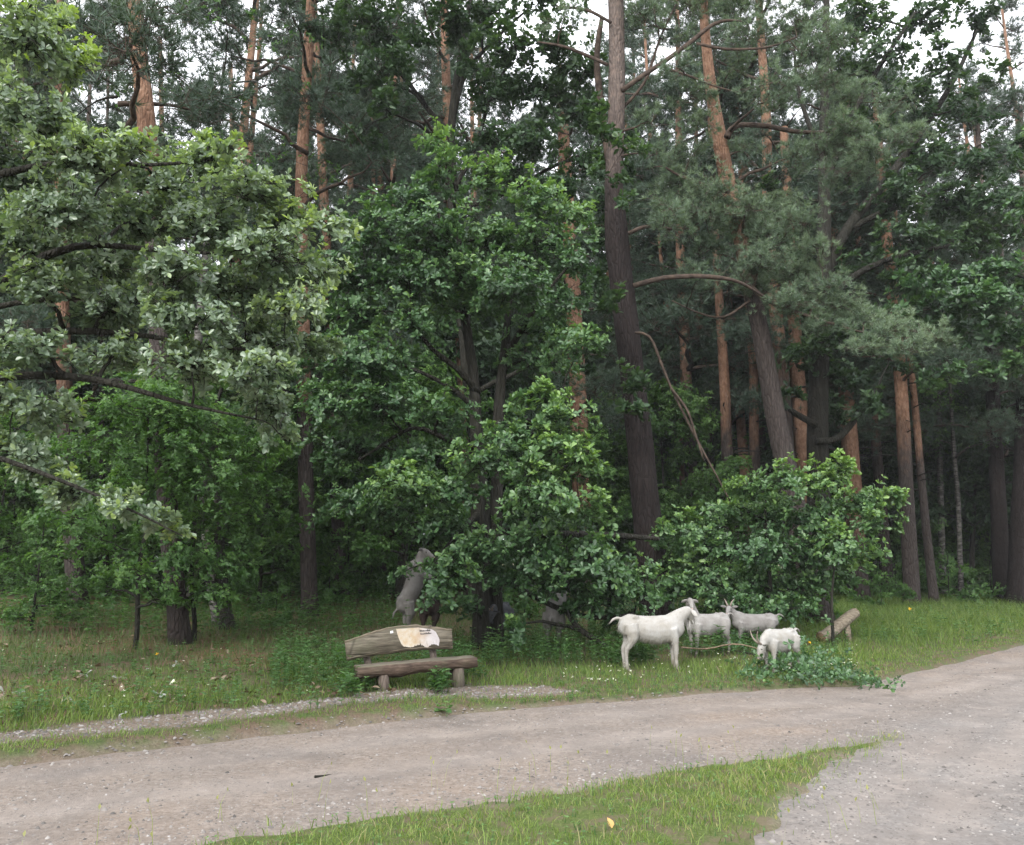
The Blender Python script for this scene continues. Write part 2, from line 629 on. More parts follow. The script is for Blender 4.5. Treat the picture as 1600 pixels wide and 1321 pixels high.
rxs = axis(-70, 90, -8, 16, .1, 26)
rys = axis(-45, 75, 2, 19, .1, 26)
rd = obj('gravel_road', grid_mesh('gravel_road', rxs, rys, road_z, M['road'], {'grey': grey_f, 'worn': worn_f},
                                  keep=lambda X, Y: edge_s(X, Y) < 0.12))
tag(rd, kind='structure')


def med_z(X, Y):
    d = sdf(MED, X, Y) + .16 * fbm(X * 2.5, Y * 2.5, 71)
    return -0.035 + 0.075 * sst((d + .1) / .45) + .012 * fbm(X * 4, Y * 4, 72)


mx_ = np.arange(-6, 8, .06); my_ = np.arange(1.5, 10.5, .06)
md = obj('grass_median', grid_mesh('grass_median', mx_, my_, med_z, M['turf'],
                                   {'dirt': lambda X, Y: np.clip(sst((.28 - sdf(MED, X, Y) + .25 * fbm(X * 3, Y * 3, 73)) / .3), 0, 1), 'litter': lambda X, Y: X * 0},
                                   keep=lambda X, Y: sdf(MED, X, Y) > -.3))
tag(md, kind='structure')

# ------------------------------------------------------------------ pebbles
def pebbles(name, X, Y, Z, size, seed, mat):
    rng = np.random.default_rng(seed)
    n = len(X)
    ico = np.array([[1, 0, -.2], [.31, .95, -.2], [-.81, .59, -.2], [-.81, -.59, -.2], [.31, -.95, -.2], [.25, .1, .8], [-.35, -.2, .75]], float)
    tri = np.array([[0, 1, 5], [1, 2, 5], [2, 6, 5], [2, 3, 6], [3, 4, 6], [4, 0, 5], [4, 5, 6]])
    a = rng.uniform(0, 6.28, n)
    sc = size[:, None] * rng.uniform(.6, 1.2, (n, 3)) * np.array([1, 1, .6])
    V = ico[None] * rng.uniform(.72, 1.15, (n, len(ico), 1)) * sc[:, None]
    ca, sa = np.cos(a)[:, None], np.sin(a)[:, None]
    V = np.stack([V[..., 0] * ca - V[..., 1] * sa, V[..., 0] * sa + V[..., 1] * ca, V[..., 2]], -1)
    V += np.stack([X, Y, Z + size * .12], -1)[:, None]
    T = tri[None] + (np.arange(n) * len(ico))[:, None, None]
    tone = np.repeat(rng.beta(2, 2.2, n), len(ico))
    return tri_mesh(name, V.reshape(-1, 3), T.reshape(-1, 3), mat, tone)


rng = np.random.default_rng(3)
n = 85000
Y = 3.2 + 15 * rng.random(n) ** 1.6
X = rng.uniform(-.72, .72, n) * Y
s = edge_s(X, Y); dm = sdf(MED, X, Y)
wn = worn_f(X, Y)
pr = (.25 + .9 * sst((fbm(X * .9, Y * .9, 81) + .15) / .5)) * (1 - .8 * wn)
pr = np.maximum(pr, sst(1 - np.abs(dm + .2) / .45) * 1.1); pr = np.maximum(pr, sst(1 - np.abs(s + .15) / .3) * .9)
ok = (s < .02) & (dm < .05) & (rng.random(n) < pr * .55)
X, Y = X[ok], Y[ok]
sz = .006 + .011 * rng.random(len(X)) ** 3 + .016 * (rng.random(len(X)) ** 14)
tag(obj('gravel', pebbles('gravel', X, Y, road_z(X, Y), sz, 5, M['stone'])), kind='stuff')
# stony strip between the verge and the road
n = 70000
X = rng.uniform(-7, 2.2, n); Y = rng.uniform(4, 12, n)
d = dirt_mask(X, Y)
ok = (rng.random(n) < d * .8) & (edge_s(X, Y) > -.02)
X, Y = X[ok], Y[ok]
sz = .007 + .024 * rng.random(len(X)) ** 4
tag(obj('stony_rubble', pebbles('stony_rubble', X, Y, gz(X, Y), sz, 6, M['stone'])), kind='stuff')

#=== PART2
# ------------------------------------------------------------------ foliage
def leaf_template(kind):
    if kind == 'oak':
        right = [(.03, .04), (.13, .20), (.10, .30), (.22, .46), (.17, .56), (.28, .74), (.17, .90), (.06, .99)]
        mid = [0, .25, .5, .75, 1.0]
    elif kind == 'lobed':
        right = [(.13, .18), (.09, .32), (.25, .52), (.18, .64), (.25, .86)]
        mid = [0, 1.0]
    elif kind == 'obovate':
        right = [(.20, .36), (.26, .74)]
        mid = [0, 1.0]
    elif kind == 'simple':
        right = [(.12, .18), (.22, .48), (.27, .72), (.12, .95)]
        mid = [0, .5, 1.0]
    elif kind == 'ovate':
        right = [(.24, .25), (.26, .55), (.10, .85)]
        mid = [0, .5, 1.0]
    else:
        right = [(.26, .45)]
        mid = [0, 1.0]
    pts = [(0, m, 0) for m in mid]
    tris = []

    def fold(x, y):
        return .30 * abs(x) - .16 * (y - .4) ** 2 * 2
    pts = [(0, m, fold(0, m)) for m in mid]
    for sgn in (1, -1):
        off = len(pts)
        pts += [(sgn * x, y, fold(x, y)) for x, y in right]
        i, j = 0, 0
        # stitch outline (j) to midrib (i)
        while i < len(mid) - 1 or j < len(right) - 1:
            if j < len(right) - 1 and (i == len(mid) - 1 or right[j + 1][1] <= mid[i + 1] + .08):
                t = (i, off + j, off + j + 1); j += 1
            else:
                t = (i, off + j, i + 1); i += 1
            tris.append(t if sgn > 0 else (t[0], t[2], t[1]))
    return np.array(pts, float), np.array(tris)


TPL = {k: leaf_template(k) for k in ('oak', 'lobed', 'obovate', 'simple', 'ovate', 'tiny')}
TPL['needle'] = (np.array([(-.5, 0, 0), (.5, 0, 0), (0, 1, 0)], float) * np.array([.095, 1, 1]), np.array([[0, 1, 2]]))


def nrm(a):
    return a / (np.linalg.norm(a, axis=-1, keepdims=True) + 1e-12)


def place(tpl, P, D, Nn, S):
    T, tri = tpl
    B = np.cross(D, Nn)
    V = P[:, None] + S[:, None, None] * (T[None, :, 0:1] * B[:, None] + T[None, :, 1:2] * D[:, None] + T[None, :, 2:3] * Nn[:, None])
    n, k = len(P), len(T)
    TT = tri[None] + (np.arange(n) * k)[:, None, None]
    return V.reshape(-1, 3), TT.reshape(-1, 3), k


def rosettes(rng, Cp, A, m, size, tmin=45, tmax=88, jit=.42):
    """m leaves round each cluster point; returns P, D, N, S"""
    n = len(Cp)
    ref = np.where(np.abs(A[:, 2:3]) > .9, np.array([[1., 0, 0]]), np.array([[0, 0, 1.]]))
    U = nrm(np.cross(A, ref)); W = np.cross(A, U)
    ph = rng.uniform(0, 6.28, (n, 1)) + np.arange(m)[None] * (2 * np.pi / m) + rng.normal(0, .35, (n, m))
    th = np.radians(rng.uniform(tmin, tmax, (n, m)))
    rad = np.cos(ph)[..., None] * U[:, None] + np.sin(ph)[..., None] * W[:, None]
    D = np.cos(th)[..., None] * A[:, None] + np.sin(th)[..., None] * rad
    D = nrm(D + rng.normal(0, jit * .4, D.shape))
    Nn = A[:, None] + rng.normal(0, jit, D.shape)
    Nn = nrm(Nn - (Nn * D).sum(-1, keepdims=True) * D)
    S = size * rng.uniform(.5, 1.3, (n, m)) * rng.uniform(.8, 1.15, (n, 1))
    P = Cp[:, None] + D * (size * .08)
    return P.reshape(-1, 3), D.reshape(-1, 3), Nn.reshape(-1, 3), S.ravel()


def fill_mass(rng, c, r, ncl, zlo=-.5, flat=.30):
    """sprays of leaf clusters in an ellipsoidal limb-end mass -> cluster points, axes, height tone, twigs"""
    r = r * np.array([1, 1, 1.25])
    K = max(3, int(round(ncl / 11)))
    az = rng.uniform(0, 6.28, K); z = rng.uniform(zlo, 1, K)
    q = np.sqrt(np.clip(1 - z * z, 0, 1))
    d = np.stack([np.cos(az) * q, np.sin(az) * q, z], 1)
    tip = c + d * r * rng.uniform(.55, 1.3, (K, 1))
    st0 = c + rng.normal(0, .18, (K, 3)) * r - np.array([0, 0, .15]) * r
    per = max(1, int(round(ncl / K)))
    t = rng.random((K, per)) ** .65
    t[:, 0] = 1.0
    ln = np.linalg.norm(tip - st0, axis=1)
    dirn = (tip - st0) / (ln[:, None] + 1e-9)
    side = nrm(np.cross(dirn, [0, 0, 1.0]) + 1e-6)
    off = rng.normal(0, .24, (K, per)) * ln[:, None] * (1.05 - .6 * t)
    P = st0[:, None] + (tip - st0)[:, None] * t[..., None] + side[:, None] * off[..., None]
    P[..., 2] += rng.normal(0, flat, (K, per)) * ln[:, None] * .5 - .10 * ln[:, None] * t ** 2
    A = nrm(np.array([0, 0, .55]) + .75 * dirn[:, None] + .4 * side[:, None] * np.sign(off)[..., None] * .6 + rng.normal(0, .28, P.shape))
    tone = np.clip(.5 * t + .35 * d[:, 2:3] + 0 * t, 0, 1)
    tw = [(np.array([st0[k], st0[k] * .5 + tip[k] * .5 + np.array([0, 0, .06 * ln[k]]), tip[k]])) for k in range(K)]
    # side twigs to a few clusters
    for k in range(K):
        for j in range(1, per, 2):
            b = st0[k] + (tip[k] - st0[k]) * max(0, t[k, j] - .25)
            tw.append(np.array([b, P[k, j]]))
    return P.reshape(-1, 3), A.reshape(-1, 3), tone.ravel(), tw


def limb_curve(rng, p, q, lift=.12, n=7, jit=.05):
    ln = np.linalg.norm(q - p)
    c1 = p + (q - p) * .35 + np.array([0, 0, lift * ln]) + rng.normal(0, jit, 3) * ln
    c2 = p + (q - p) * .72 + np.array([0, 0, lift * .5 * ln]) + rng.normal(0, jit, 3) * ln
    t = np.linspace(0, 1, n)[:, None]
    P = (1 - t) ** 3 * p + 3 * (1 - t) ** 2 * t * c1 + 3 * (1 - t) * t ** 2 * c2 + t ** 3 * q
    P[1:-1] += rng.normal(0, jit * .35, (n - 2, 3)) * ln
    return P


def build_tree(name, label, cat, base, stems, masses, kind='oak', leaf='simple', lsize=.12, per=7, mat='oak_mid', bark='oak_bark',
               dens=60, limbs=(), group=None, seed=1, zlo=-.5, limb_r=.05, nleaf=0, leaf_part='simple', tone_add=0.0, limb_lift=.12, root=None, maxlimb=14, twig_r=.006, tmin=45, tmax=88,
               limb_from=None):
    """stems/limbs: [(pts, radii)], masses: [(centre, (rx,ry,rz)[, density factor[, tone shift]])], all in world space"""
    rng = np.random.default_rng(seed)
    base = np.asarray(base, float)
    if root is None:
        root = empty(name, base, label, cat, group)
    nodes = []
    for k, (p, r) in enumerate(stems):
        n = max(8, min(26, int(len(p) * 4)))
        P, R = resample(p, r, n)
        P = P + rng.normal(0, .006, P.shape) * R[:, None] * 4
        V, T = tube(P - base, R, 14, .035, seed + k)
        obj('trunk', tri_mesh('trunk', V, T, M[bark], smooth=True), root)
        nodes += [(P[i], R[i], 0) for i in range(2, n)]
    big, thin = [], []
    lb_ = 'pine_limb' if kind == 'pine' else bark
    for k, (p, r) in enumerate(limbs):
        P, R = resample(p, r, max(8, len(p) * 3))
        V, T = tube(P - base, R, 9, .05, seed + 40 + k)
        big.append((V, T))
        nodes += [(P[i], R[i], 1) for i in range(1, len(P))]
    order = []
    allm = [(np.asarray(m[0], float), np.asarray(m[1], float), m[2] if len(m) > 2 else 1.0, m[3] if len(m) > 3 else 0.0) for m in masses]
    if nodes:
        tz = np.array([nd[0] for nd in nodes])
        order = sorted(range(len(allm)), key=lambda i: np.min(np.linalg.norm(tz - allm[i][0], axis=1)))
    CP, CA, CT = [], [], []
    for i in order:
        c, r, df, ts = allm[i]
        NP = np.array([nd[0] for nd in nodes]); NR = np.array([nd[1] for nd in nodes])
        v = c - NP
        ds = np.linalg.norm(v, axis=1)
        # limbs leave below the mass they carry, and prefer stout parents
        cost = ds + 1.2 * np.maximum(0, NP[:, 2] - c[2] + .10 * ds) + .35 * np.maximum(0, (c[2] - NP[:, 2]) - .9 * ds) - 2.0 * NR
        j = int(np.argmin(cost))
        p = NP[j]
        if ds[j] > .15:
            cv = limb_curve(rng, p, c, limb_lift)
            r0 = min(NR[j] * .75, .012 + .016 * ds[j] + .018 * r[:2].mean())
            rr = np.linspace(r0, max(.006, r0 * .3), len(cv))
            V, T = tube(cv - base, rr, 7 if r0 > limb_r else 5, .05, seed + i)
            (big if r0 > limb_r and len(big) < maxlimb else thin).append((V, T))
            nodes += [(cv[k], rr[k], 2) for k in range(2, len(cv))]
        ncl = max(3, int(dens * df * (r[0] * r[1] + r[0] * r[2]) * .5 * 2))
        P, A, t, tw = fill_mass(rng, c, r, ncl, zlo)
        CP.append(P); CA.append(A); CT.append(t + ts + rng.normal(0, .10))
        for q in tw:
            rq = np.linspace(twig_r, twig_r * .4, len(q))
            thin.append(tube(q - base, rq, 3, 0, caps=False))
    for V, T in big:
        obj('limb', tri_mesh('limb', V, T, M[lb_], smooth=True), root)
    if thin:
        V, T = join(thin)
        obj('twigs', tri_mesh('twigs', V, T, M[lb_], smooth=True), root)['kind'] = 'stuff'
    if CP:
        CP, CA, CT = np.concatenate(CP), np.concatenate(CA), np.concatenate(CT)
        if kind == 'pine':
            P, D, Nn, S = rosettes(rng, CP, CA, per, lsize, 8, 82, .5)
            tp = TPL['needle']
        else:
            P, D, Nn, S = rosettes(rng, CP, CA, per, lsize, tmin, tmax)
            tp = TPL[leaf]
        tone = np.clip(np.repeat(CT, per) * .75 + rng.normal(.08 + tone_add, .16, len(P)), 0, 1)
        if nleaf:
            # the leaves that show largest are objects of their own
            cam_p = np.array([0, 0, H])
            vw = P - cam_p; dd = np.linalg.norm(vw, axis=1)
            big_ = np.abs((vw / dd[:, None] * Nn).sum(1)) * S ** 2 / dd ** 2
            px = vw[:, 0] / np.maximum(vw[:, 1], .1)
            big_[np.abs(px) > .64] = 0
            pick = np.argsort(-big_)[:nleaf]
            keep = np.ones(len(P), bool); keep[pick] = False
            var = []
            for tv in (.2, .45, .7, .95):
                T_, tri = TPL[leaf_part]
                var.append(tri_mesh('leaf', T_, tri, M[mat], np.full(len(T_), tv)))
            for k in pick:
                o = obj('leaf', var[int(np.clip(tone[k] * 4, 0, 3))], root)
                B = np.cross(D[k], Nn[k])
                mtx = np.eye(4)
                mtx[:3, 0], mtx[:3, 1], mtx[:3, 2], mtx[:3, 3] = B * S[k], D[k] * S[k], Nn[k] * S[k], P[k] - base
                o.matrix_basis = Matrix(mtx.tolist())
            P, D, Nn, S, tone = P[keep], D[keep], Nn[keep], S[keep], tone[keep]
        V, T, k = place(tp, P - base, D, Nn, S)
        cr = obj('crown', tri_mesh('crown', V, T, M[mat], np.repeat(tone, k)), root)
        if nleaf:
            cr['kind'] = 'stuff'
    return root


def W_r(px, Y):
    return px * Y / F


def px_masses(lst, Y, rng, dy=.9, deep=.8, yj=0):
    """(px, py, rx, ry[, density, tone, dY]) -> world masses at about depth Y"""
    out = []
    for m in lst:
        px, py, rx, ry = m[:4]
        YY = Y + (m[6] if len(m) > 6 else rng.uniform(-dy, dy))
        out.append((at(px, py, YY), (W_r(rx, YY), W_r(rx, YY) * deep, W_r(ry, YY)), m[4] if len(m) > 4 else 1.0, m[5] if len(m) > 5 else 0.0))
    return out


def px_path(lst, Y):
    """(px, py, width_px[, dY]) -> world points and radii"""
    P, R = [], []
    for q in lst:
        YY = Y + (q[3] if len(q) > 3 else 0)
        P.append(at(q[0], q[1], YY)); R.append(W_r(q[2], YY) / 2)
    return np.array(P), np.array(R)


def px_trunk(lst, Y, flare=1.25):
    """as px_path, listed top to bottom, carried on down into the ground; returns bottom-to-top"""
    P, R = px_path(lst, Y)
    d = P[-1] - P[-2]
    d = d / abs(d[2])
    g = float(gz(P[-1][0], P[-1][1]))
    h = max(0.02, P[-1][2] - g)
    foot = P[-1] + d * h; foot[2] = g
    low = foot + d * .25
    near = P[-1] * .0 + foot - d * min(.35, h * .6)
    P = np.vstack([P, near, foot, low]) if h > .1 else np.vstack([P[:-1], near, foot, low])
    rl = R[-1]
    R = np.r_[R, rl * 1.03, rl * flare, rl * flare * 1.08] if h > .1 else np.r_[R[:-1], rl * 1.0, rl * flare, rl * flare * 1.08]
    return P[::-1], R[::-1], foot


#=== hero trees
rng = np.random.default_rng(11)

# --- oak whose boughs reach in from the left
oakx = np.array([-7.6, 8.6]); gzo = float(gz(*oakx))
base = np.array([oakx[0], oakx[1], gzo])
stem = (np.array([[oakx[0], oakx[1], gzo - .25], [oakx[0] + .02, oakx[1], gzo + .1], [oakx[0] + .05, oakx[1], 1.5], [oakx[0] + .1, oakx[1] - .1, 3.5], [oakx[0] + .3, oakx[1] - .1, 6], [oakx[0] + .6, oakx[1], 9]]), np.array([.36, .32, .24, .21, .16, .07]))


def lfrom(z, pth, Y):
    P, R = px_path(pth, Y)
    return np.vstack([[oakx[0] + .08, oakx[1] - .05, z], P]), np.r_[R[0] * 1.5, R]


LO_L = [lfrom(2.9, [(-90, 485, 22), (0, 450, 18), (60, 395, 16), (140, 374, 12), (230, 393, 8), (340, 396, 5)], 7.4),
        lfrom(2.5, [(-90, 535, 20), (0, 526, 15), (90, 514, 13), (240, 524, 9), (330, 545, 7), (420, 548, 4)], 7.7),
        lfrom(2.2, [(-90, 592, 17), (40, 586, 14), (140, 584, 12), (250, 622, 8), (340, 645, 5), (400, 655, 3)], 7.2),
        lfrom(2.7, [(-80, 500, 12), (0, 473, 9), (120, 464, 8), (250, 468, 6), (355, 470, 4)], 8.1),
        lfrom(1.9, [(-80, 690, 12), (0, 712, 8), (100, 755, 6), (200, 790, 4), (285, 838, 2)], 6.8),
        lfrom(4.2, [(-80, 300, 16), (20, 262, 12), (130, 250, 9), (240, 262, 6), (330, 250, 4)], 7.6),
        lfrom(5.4, [(-80, 110, 14), (0, 95, 9), (70, 80, 6), (120, 70, 4)], 7.4)]
LO_M = [(40, 60, 90, 60, 1, .15), (105, 105, 50, 45, 1, .55), (100, 30, 40, 30, .9, .45), (25, 170, 70, 50), (90, 205, 60, 30, .8), (40, 270, 90, 60), (130, 250, 80, 55, 1, .05), (215, 235, 50, 35, 1, .15),
        (250, 285, 80, 45), (325, 250, 55, 45, 1, .3), (365, 235, 35, 30, .7, .5), (395, 300, 70, 45, 1, .1), (455, 335, 55, 40, 1, .15), (515, 350, 35, 40, .9, .3), (110, 330, 90, 50), (220, 345, 80, 50), (325, 350, 80, 50),
        (420, 395, 80, 50), (495, 420, 50, 45, 1, .3), (40, 375, 80, 50), (150, 415, 90, 35), (265, 425, 80, 40), (365, 455, 80, 45), (455, 480, 60, 45, 1, .2), (60, 450, 70, 35), (170, 480, 80, 30), (290, 500, 80, 35),
        (400, 530, 70, 40), (480, 540, 45, 35, 1, .2), (60, 545, 70, 28, .8), (180, 550, 80, 28, .7), (300, 570, 80, 35, .9), (400, 590, 60, 35), (430, 635, 50, 32, 1, .05), (440, 680, 25, 22, .8, .1), (30, 620, 60, 40), (90, 650, 50, 30, .7),
        (20, 700, 50, 30, .8), (60, 735, 55, 22, 1, .05), (125, 770, 50, 24, 1, .1), (185, 785, 45, 24, 1, .1), (235, 808, 35, 18, 1.2, .15), (272, 832, 20, 12, 1.6, .3), (-60, 150, 90, 80), (-80, 330, 90, 80), (-80, 560, 80, 70)]
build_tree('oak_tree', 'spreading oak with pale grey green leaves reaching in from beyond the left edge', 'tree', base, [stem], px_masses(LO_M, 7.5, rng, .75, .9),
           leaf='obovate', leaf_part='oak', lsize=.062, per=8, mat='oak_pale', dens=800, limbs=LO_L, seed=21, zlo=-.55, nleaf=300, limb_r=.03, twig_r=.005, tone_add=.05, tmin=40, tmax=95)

# --- bushy many-stemmed oak in the middle, low boughs to the ground
s1, r1, f1 = px_trunk([(712, 300, 5), (716, 400, 9), (722, 480, 13), (742, 590, 16), (745, 720, 20), (750, 930, 24), (752, 985, 26)], 14.6)
s2, r2, f2 = px_trunk([(800, 420, 7), (792, 520, 13), (780, 620, 17), (776, 760, 20), (774, 930, 21), (776, 985, 22)], 14.9)
base = f1
CO_L = [px_path([(748, 615, 12, .6), (715, 575, 10, .2), (672, 545, 8, 0), (640, 500, 5, -.3)], 14.0), px_path([(745, 640, 11, .6), (705, 605, 8, .3), (655, 580, 6, 0), (600, 560, 4, -.2)], 14.0),
        px_path([(788, 560, 12, .9), (815, 515, 10, .6), (850, 460, 7, .2), (885, 420, 4, 0)], 14.0), px_path([(750, 800, 11, .6), (720, 830, 9, 0), (695, 860, 8, -.4), (680, 880, 5, -.6)], 14.0),
        px_path([(778, 830, 13, .9), (830, 836, 12, .6), (900, 834, 11, .5), (980, 838, 10, .6), (1030, 842, 6, .8)], 14.0), px_path([(746, 700, 10, .6), (700, 690, 9, .2), (650, 660, 6, 0), (560, 720, 4, 0)], 14.0),
        px_path([(776, 690, 9, .9), (820, 665, 7, .3), (870, 640, 5, -.2)], 14.0), px_path([(776, 800, 9, .9), (830, 760, 7, .2), (880, 730, 4, -.3)], 14.0),
        px_path([(776, 900, 9, .8), (830, 930, 8, .2), (885, 958, 8, 0), (935, 968, 7, 0), (990, 960, 4, .1)], 14.0), px_path([(885, 955, 8, 0), (900, 980, 9, 0), (930, 1000, 9, 0), (950, 1012, 7, 0)], 14.0)]
CO_M = [(685, 225, 30, 35, 1, .45), (690, 275, 45, 35, 1, .25), (640, 320, 65, 40), (770, 285, 55, 40, 1, .3), (835, 315, 60, 35, 1, .35), (890, 335, 45, 38, 1, .35), (590, 360, 60, 40), (680, 370, 80, 45, 1, .1), (765, 375, 70, 40, 1, .3),
        (850, 385, 70, 38, 1, .1), (905, 410, 35, 35, .8), (560, 430, 70, 40), (640, 440, 70, 40, 1, .1), (720, 430, 70, 30, 1, .2), (800, 450, 70, 40), (880, 470, 50, 32, .8), (570, 490, 65, 38, 1, .3), (640, 500, 60, 35, 1, .25), (720, 480, 60, 30, 1, .35), (770, 470, 40, 26, 1, .3),
        (560, 560, 80, 38), (640, 565, 50, 30, .7), (850, 520, 60, 34), (905, 540, 50, 32, 1, .35), (840, 560, 60, 32, 1, .1), (520, 630, 70, 45), (600, 640, 70, 40), (690, 650, 50, 35, .8), (840, 615, 42, 28, 1, .55, -1.2), (870, 645, 55, 28, 1, .5, -1.2), (800, 650, 30, 24, .8, .2),
        (560, 700, 80, 32), (640, 715, 60, 28, 1, .0), (800, 690, 70, 26, 1, .2, -1), (760, 720, 55, 28, 1, .3, -1.2), (865, 700, 55, 35, 1, .5, -1.5), (900, 725, 45, 30, 1, .6, -1.5), (640, 765, 65, 30, 1, .3, -1), (710, 770, 50, 25, 1, .1, -1), (850, 765, 65, 36, 1, .45, -1.5),
        (910, 800, 45, 38, 1, .35, -1.2), (830, 810, 50, 28, .8, .1), (690, 820, 60, 26, .8), (610, 800, 60, 30, .7), (760, 860, 65, 32, 1, .05, -.8), (840, 860, 60, 36, 1, .15, -.8), (920, 870, 60, 38, 1, .15, -.8), (700, 900, 45, 24, .9, .15, -1.2), (680, 925, 35, 18, .9, .15, -1.2), (628, 898, 22, 12, .8, .1, -.6),
        (800, 905, 55, 26, .8, .0, -.6), (880, 905, 60, 34, 1, .2, -.6), (960, 895, 55, 42, 1, .25, -.4), (1000, 920, 45, 32, 1, .15, -.2), (950, 935, 60, 26, 1, .15, -.2), (900, 945, 40, 22, .9, .1, -.4), (740, 950, 40, 22, .6), (800, 985, 35, 18, .9, .1, -1), (760, 985, 40, 18, .5), (980, 965, 40, 20, .8), (560, 780, 70, 30, .5), (500, 560, 50, 40, .7)]
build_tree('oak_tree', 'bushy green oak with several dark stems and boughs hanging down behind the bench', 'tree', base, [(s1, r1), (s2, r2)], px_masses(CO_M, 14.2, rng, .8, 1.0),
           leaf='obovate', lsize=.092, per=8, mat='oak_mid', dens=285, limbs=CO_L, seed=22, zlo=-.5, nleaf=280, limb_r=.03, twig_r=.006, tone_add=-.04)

# --- bright young oak thicket on the right
sa, ra, fa = px_trunk([(1195, 780, 4), (1200, 860, 6), (1205, 960, 8)], 16.4)
sb, rb, fb = px_trunk([(1309, 850, 1.5), (1303, 890, 3), (1299, 940, 4), (1301, 985, 5)], 15.8)
SH_M = [(1075, 830, 45, 26, 1, .3), (1130, 800, 55, 28, 1, .35), (1175, 760, 45, 26, 1, .45), (1225, 750, 50, 28, 1, .45), (1280, 755, 50, 30, 1, .35), (1310, 735, 36, 20, 1, .55), (1340, 785, 55, 28, 1, .35), (1385, 775, 36, 22, .9, .4), (1375, 815, 40, 22, .9, .3),
        (1210, 805, 60, 32, 1, .2), (1270, 815, 60, 32, 1, .1), (1130, 850, 60, 32, 1, .15), (1060, 870, 45, 30, 1, .1), (1190, 860, 60, 32), (1260, 865, 60, 30), (1320, 850, 55, 26, 1, .2), (1100, 905, 60, 32), (1180, 915, 60, 30), (1250, 920, 50, 28), (1300, 900, 45, 26, .7, .15),
        (1140, 945, 50, 22, .9), (1220, 950, 55, 22), (1060, 920, 40, 30), (1340, 890, 36, 20, .4, .2), (1035, 835, 30, 22, .7, .25)]
build_tree('oak_sapling_thicket', 'low bright green young oak thicket right of the white goats', 'shrub', fa, [(sa, ra), (sb, rb)], px_masses(SH_M, 16.3, rng, .7, .9),
           leaf='obovate', lsize=.098, per=8, mat='oak_mid', dens=240, seed=23, zlo=-.55, nleaf=120, limb_r=.03, tone_add=.02)

# --- tall dark oak rising behind the middle
s, r, f = px_trunk([(745, -60, 6), (728, 40, 9), (712, 130, 12), (702, 220, 15), (708, 340, 19), (722, 480, 22), (745, 700, 25), (765, 960, 30)], 19.5)
TO_L = [px_path([(706, 210, 10), (680, 185, 9), (652, 150, 8), (632, 118, 7), (600, 70, 5), (590, 20, 3)], 19.5), px_path([(704, 200, 10), (722, 120, 9), (745, 90, 7), (790, 45, 5), (830, 10, 3)], 19.5),
        px_path([(708, 300, 9), (745, 230, 7), (765, 150, 6), (800, 90, 4)], 19.5), px_path([(712, 330, 9), (800, 300, 7), (860, 260, 6), (930, 235, 4)], 19.2)]
TO_M = [(520, 60, 55, 50, .8), (580, 40, 65, 45), (600, 100, 60, 45), (560, 130, 45, 40, .7), (640, 60, 50, 45), (700, 30, 60, 40), (760, 30, 60, 40), (600, 170, 45, 35, .7), (560, 215, 50, 40, .6), (720, 90, 40, 35, .8), (790, 80, 60, 45), (850, 60, 60, 45), (770, 150, 60, 45), (845, 140, 60, 50),
        (905, 100, 50, 55), (900, 180, 55, 45), (760, 215, 55, 36, .9), (830, 215, 60, 40), (905, 250, 55, 36, 1, .15), (955, 205, 40, 40, 1, .25), (960, 260, 35, 35, 1, .1), (870, 290, 60, 36), (940, 310, 45, 32), (800, 270, 45, 30), (960, 345, 25, 30, .8), (920, 440, 45, 40, .8, -.1), (960, 480, 40, 40, .8, -.1), (940, 390, 40, 36, .7), (890, 400, 36, 30, .8), (905, 560, 40, 30, .8), (900, 720, 40, 40, .7), (905, 820, 45, 40, .7),
        (945, 205, 40, 36, 1, .2, -3.2), (975, 235, 28, 28, .9, .25, -3.4), (950, 275, 38, 28, .9, .1, -3.3), (965, 320, 26, 22, .7, .05, -3.3), (935, 165, 36, 30, .9, .1, -3), (955, 485, 34, 30, .8, 0, -3), (1005, 600, 45, 28, .9, .1, -2.6), (985, 640, 36, 20, .8, .1, -2.6), (700, -30, 90, 40), (560, -30, 90, 40), (840, -20, 90, 40)]
build_tree('oak_tree', 'tall dark oak with forked trunk rising behind the bushy oak', 'tree', f, [(s, r)], px_masses(TO_M, 18.6, rng, .9, .8),
           leaf='obovate', lsize=.135, per=8, mat='oak_dark', dens=115, limbs=TO_L, seed=24, limb_r=.04, tone_add=.02, twig_r=.008)

# --- dark forked oak on the right
s, r, f = px_trunk([(1292, -60, 9), (1290, 80, 12), (1286, 250, 17), (1288, 400, 25), (1284, 480, 30), (1276, 640, 33), (1280, 960, 38)], 25)
FO_L = [px_path([(1290, 445, 18), (1312, 370, 17), (1350, 325, 15), (1400, 265, 13), (1440, 205, 11), (1490, 130, 8), (1530, 40, 5)], 25), px_path([(1318, 362, 12), (1370, 335, 10), (1430, 310, 8), (1490, 295, 5)], 25),
        px_path([(1288, 480, 14), (1330, 430, 12), (1400, 400, 9), (1480, 385, 5)], 24.5), px_path([(1286, 300, 12), (1320, 200, 10), (1370, 110, 8), (1430, 20, 5)], 25),
        px_path([(1276, 690, 11), (1310, 690, 10), (1340, 650, 9), (1370, 610, 6)], 24.6), px_path([(1276, 665, 11), (1240, 645, 9), (1215, 625, 7), (1190, 620, 4)], 24.6), px_path([(1288, 260, 9), (1262, 190, 8), (1245, 140, 6), (1240, 60, 4)], 25)]
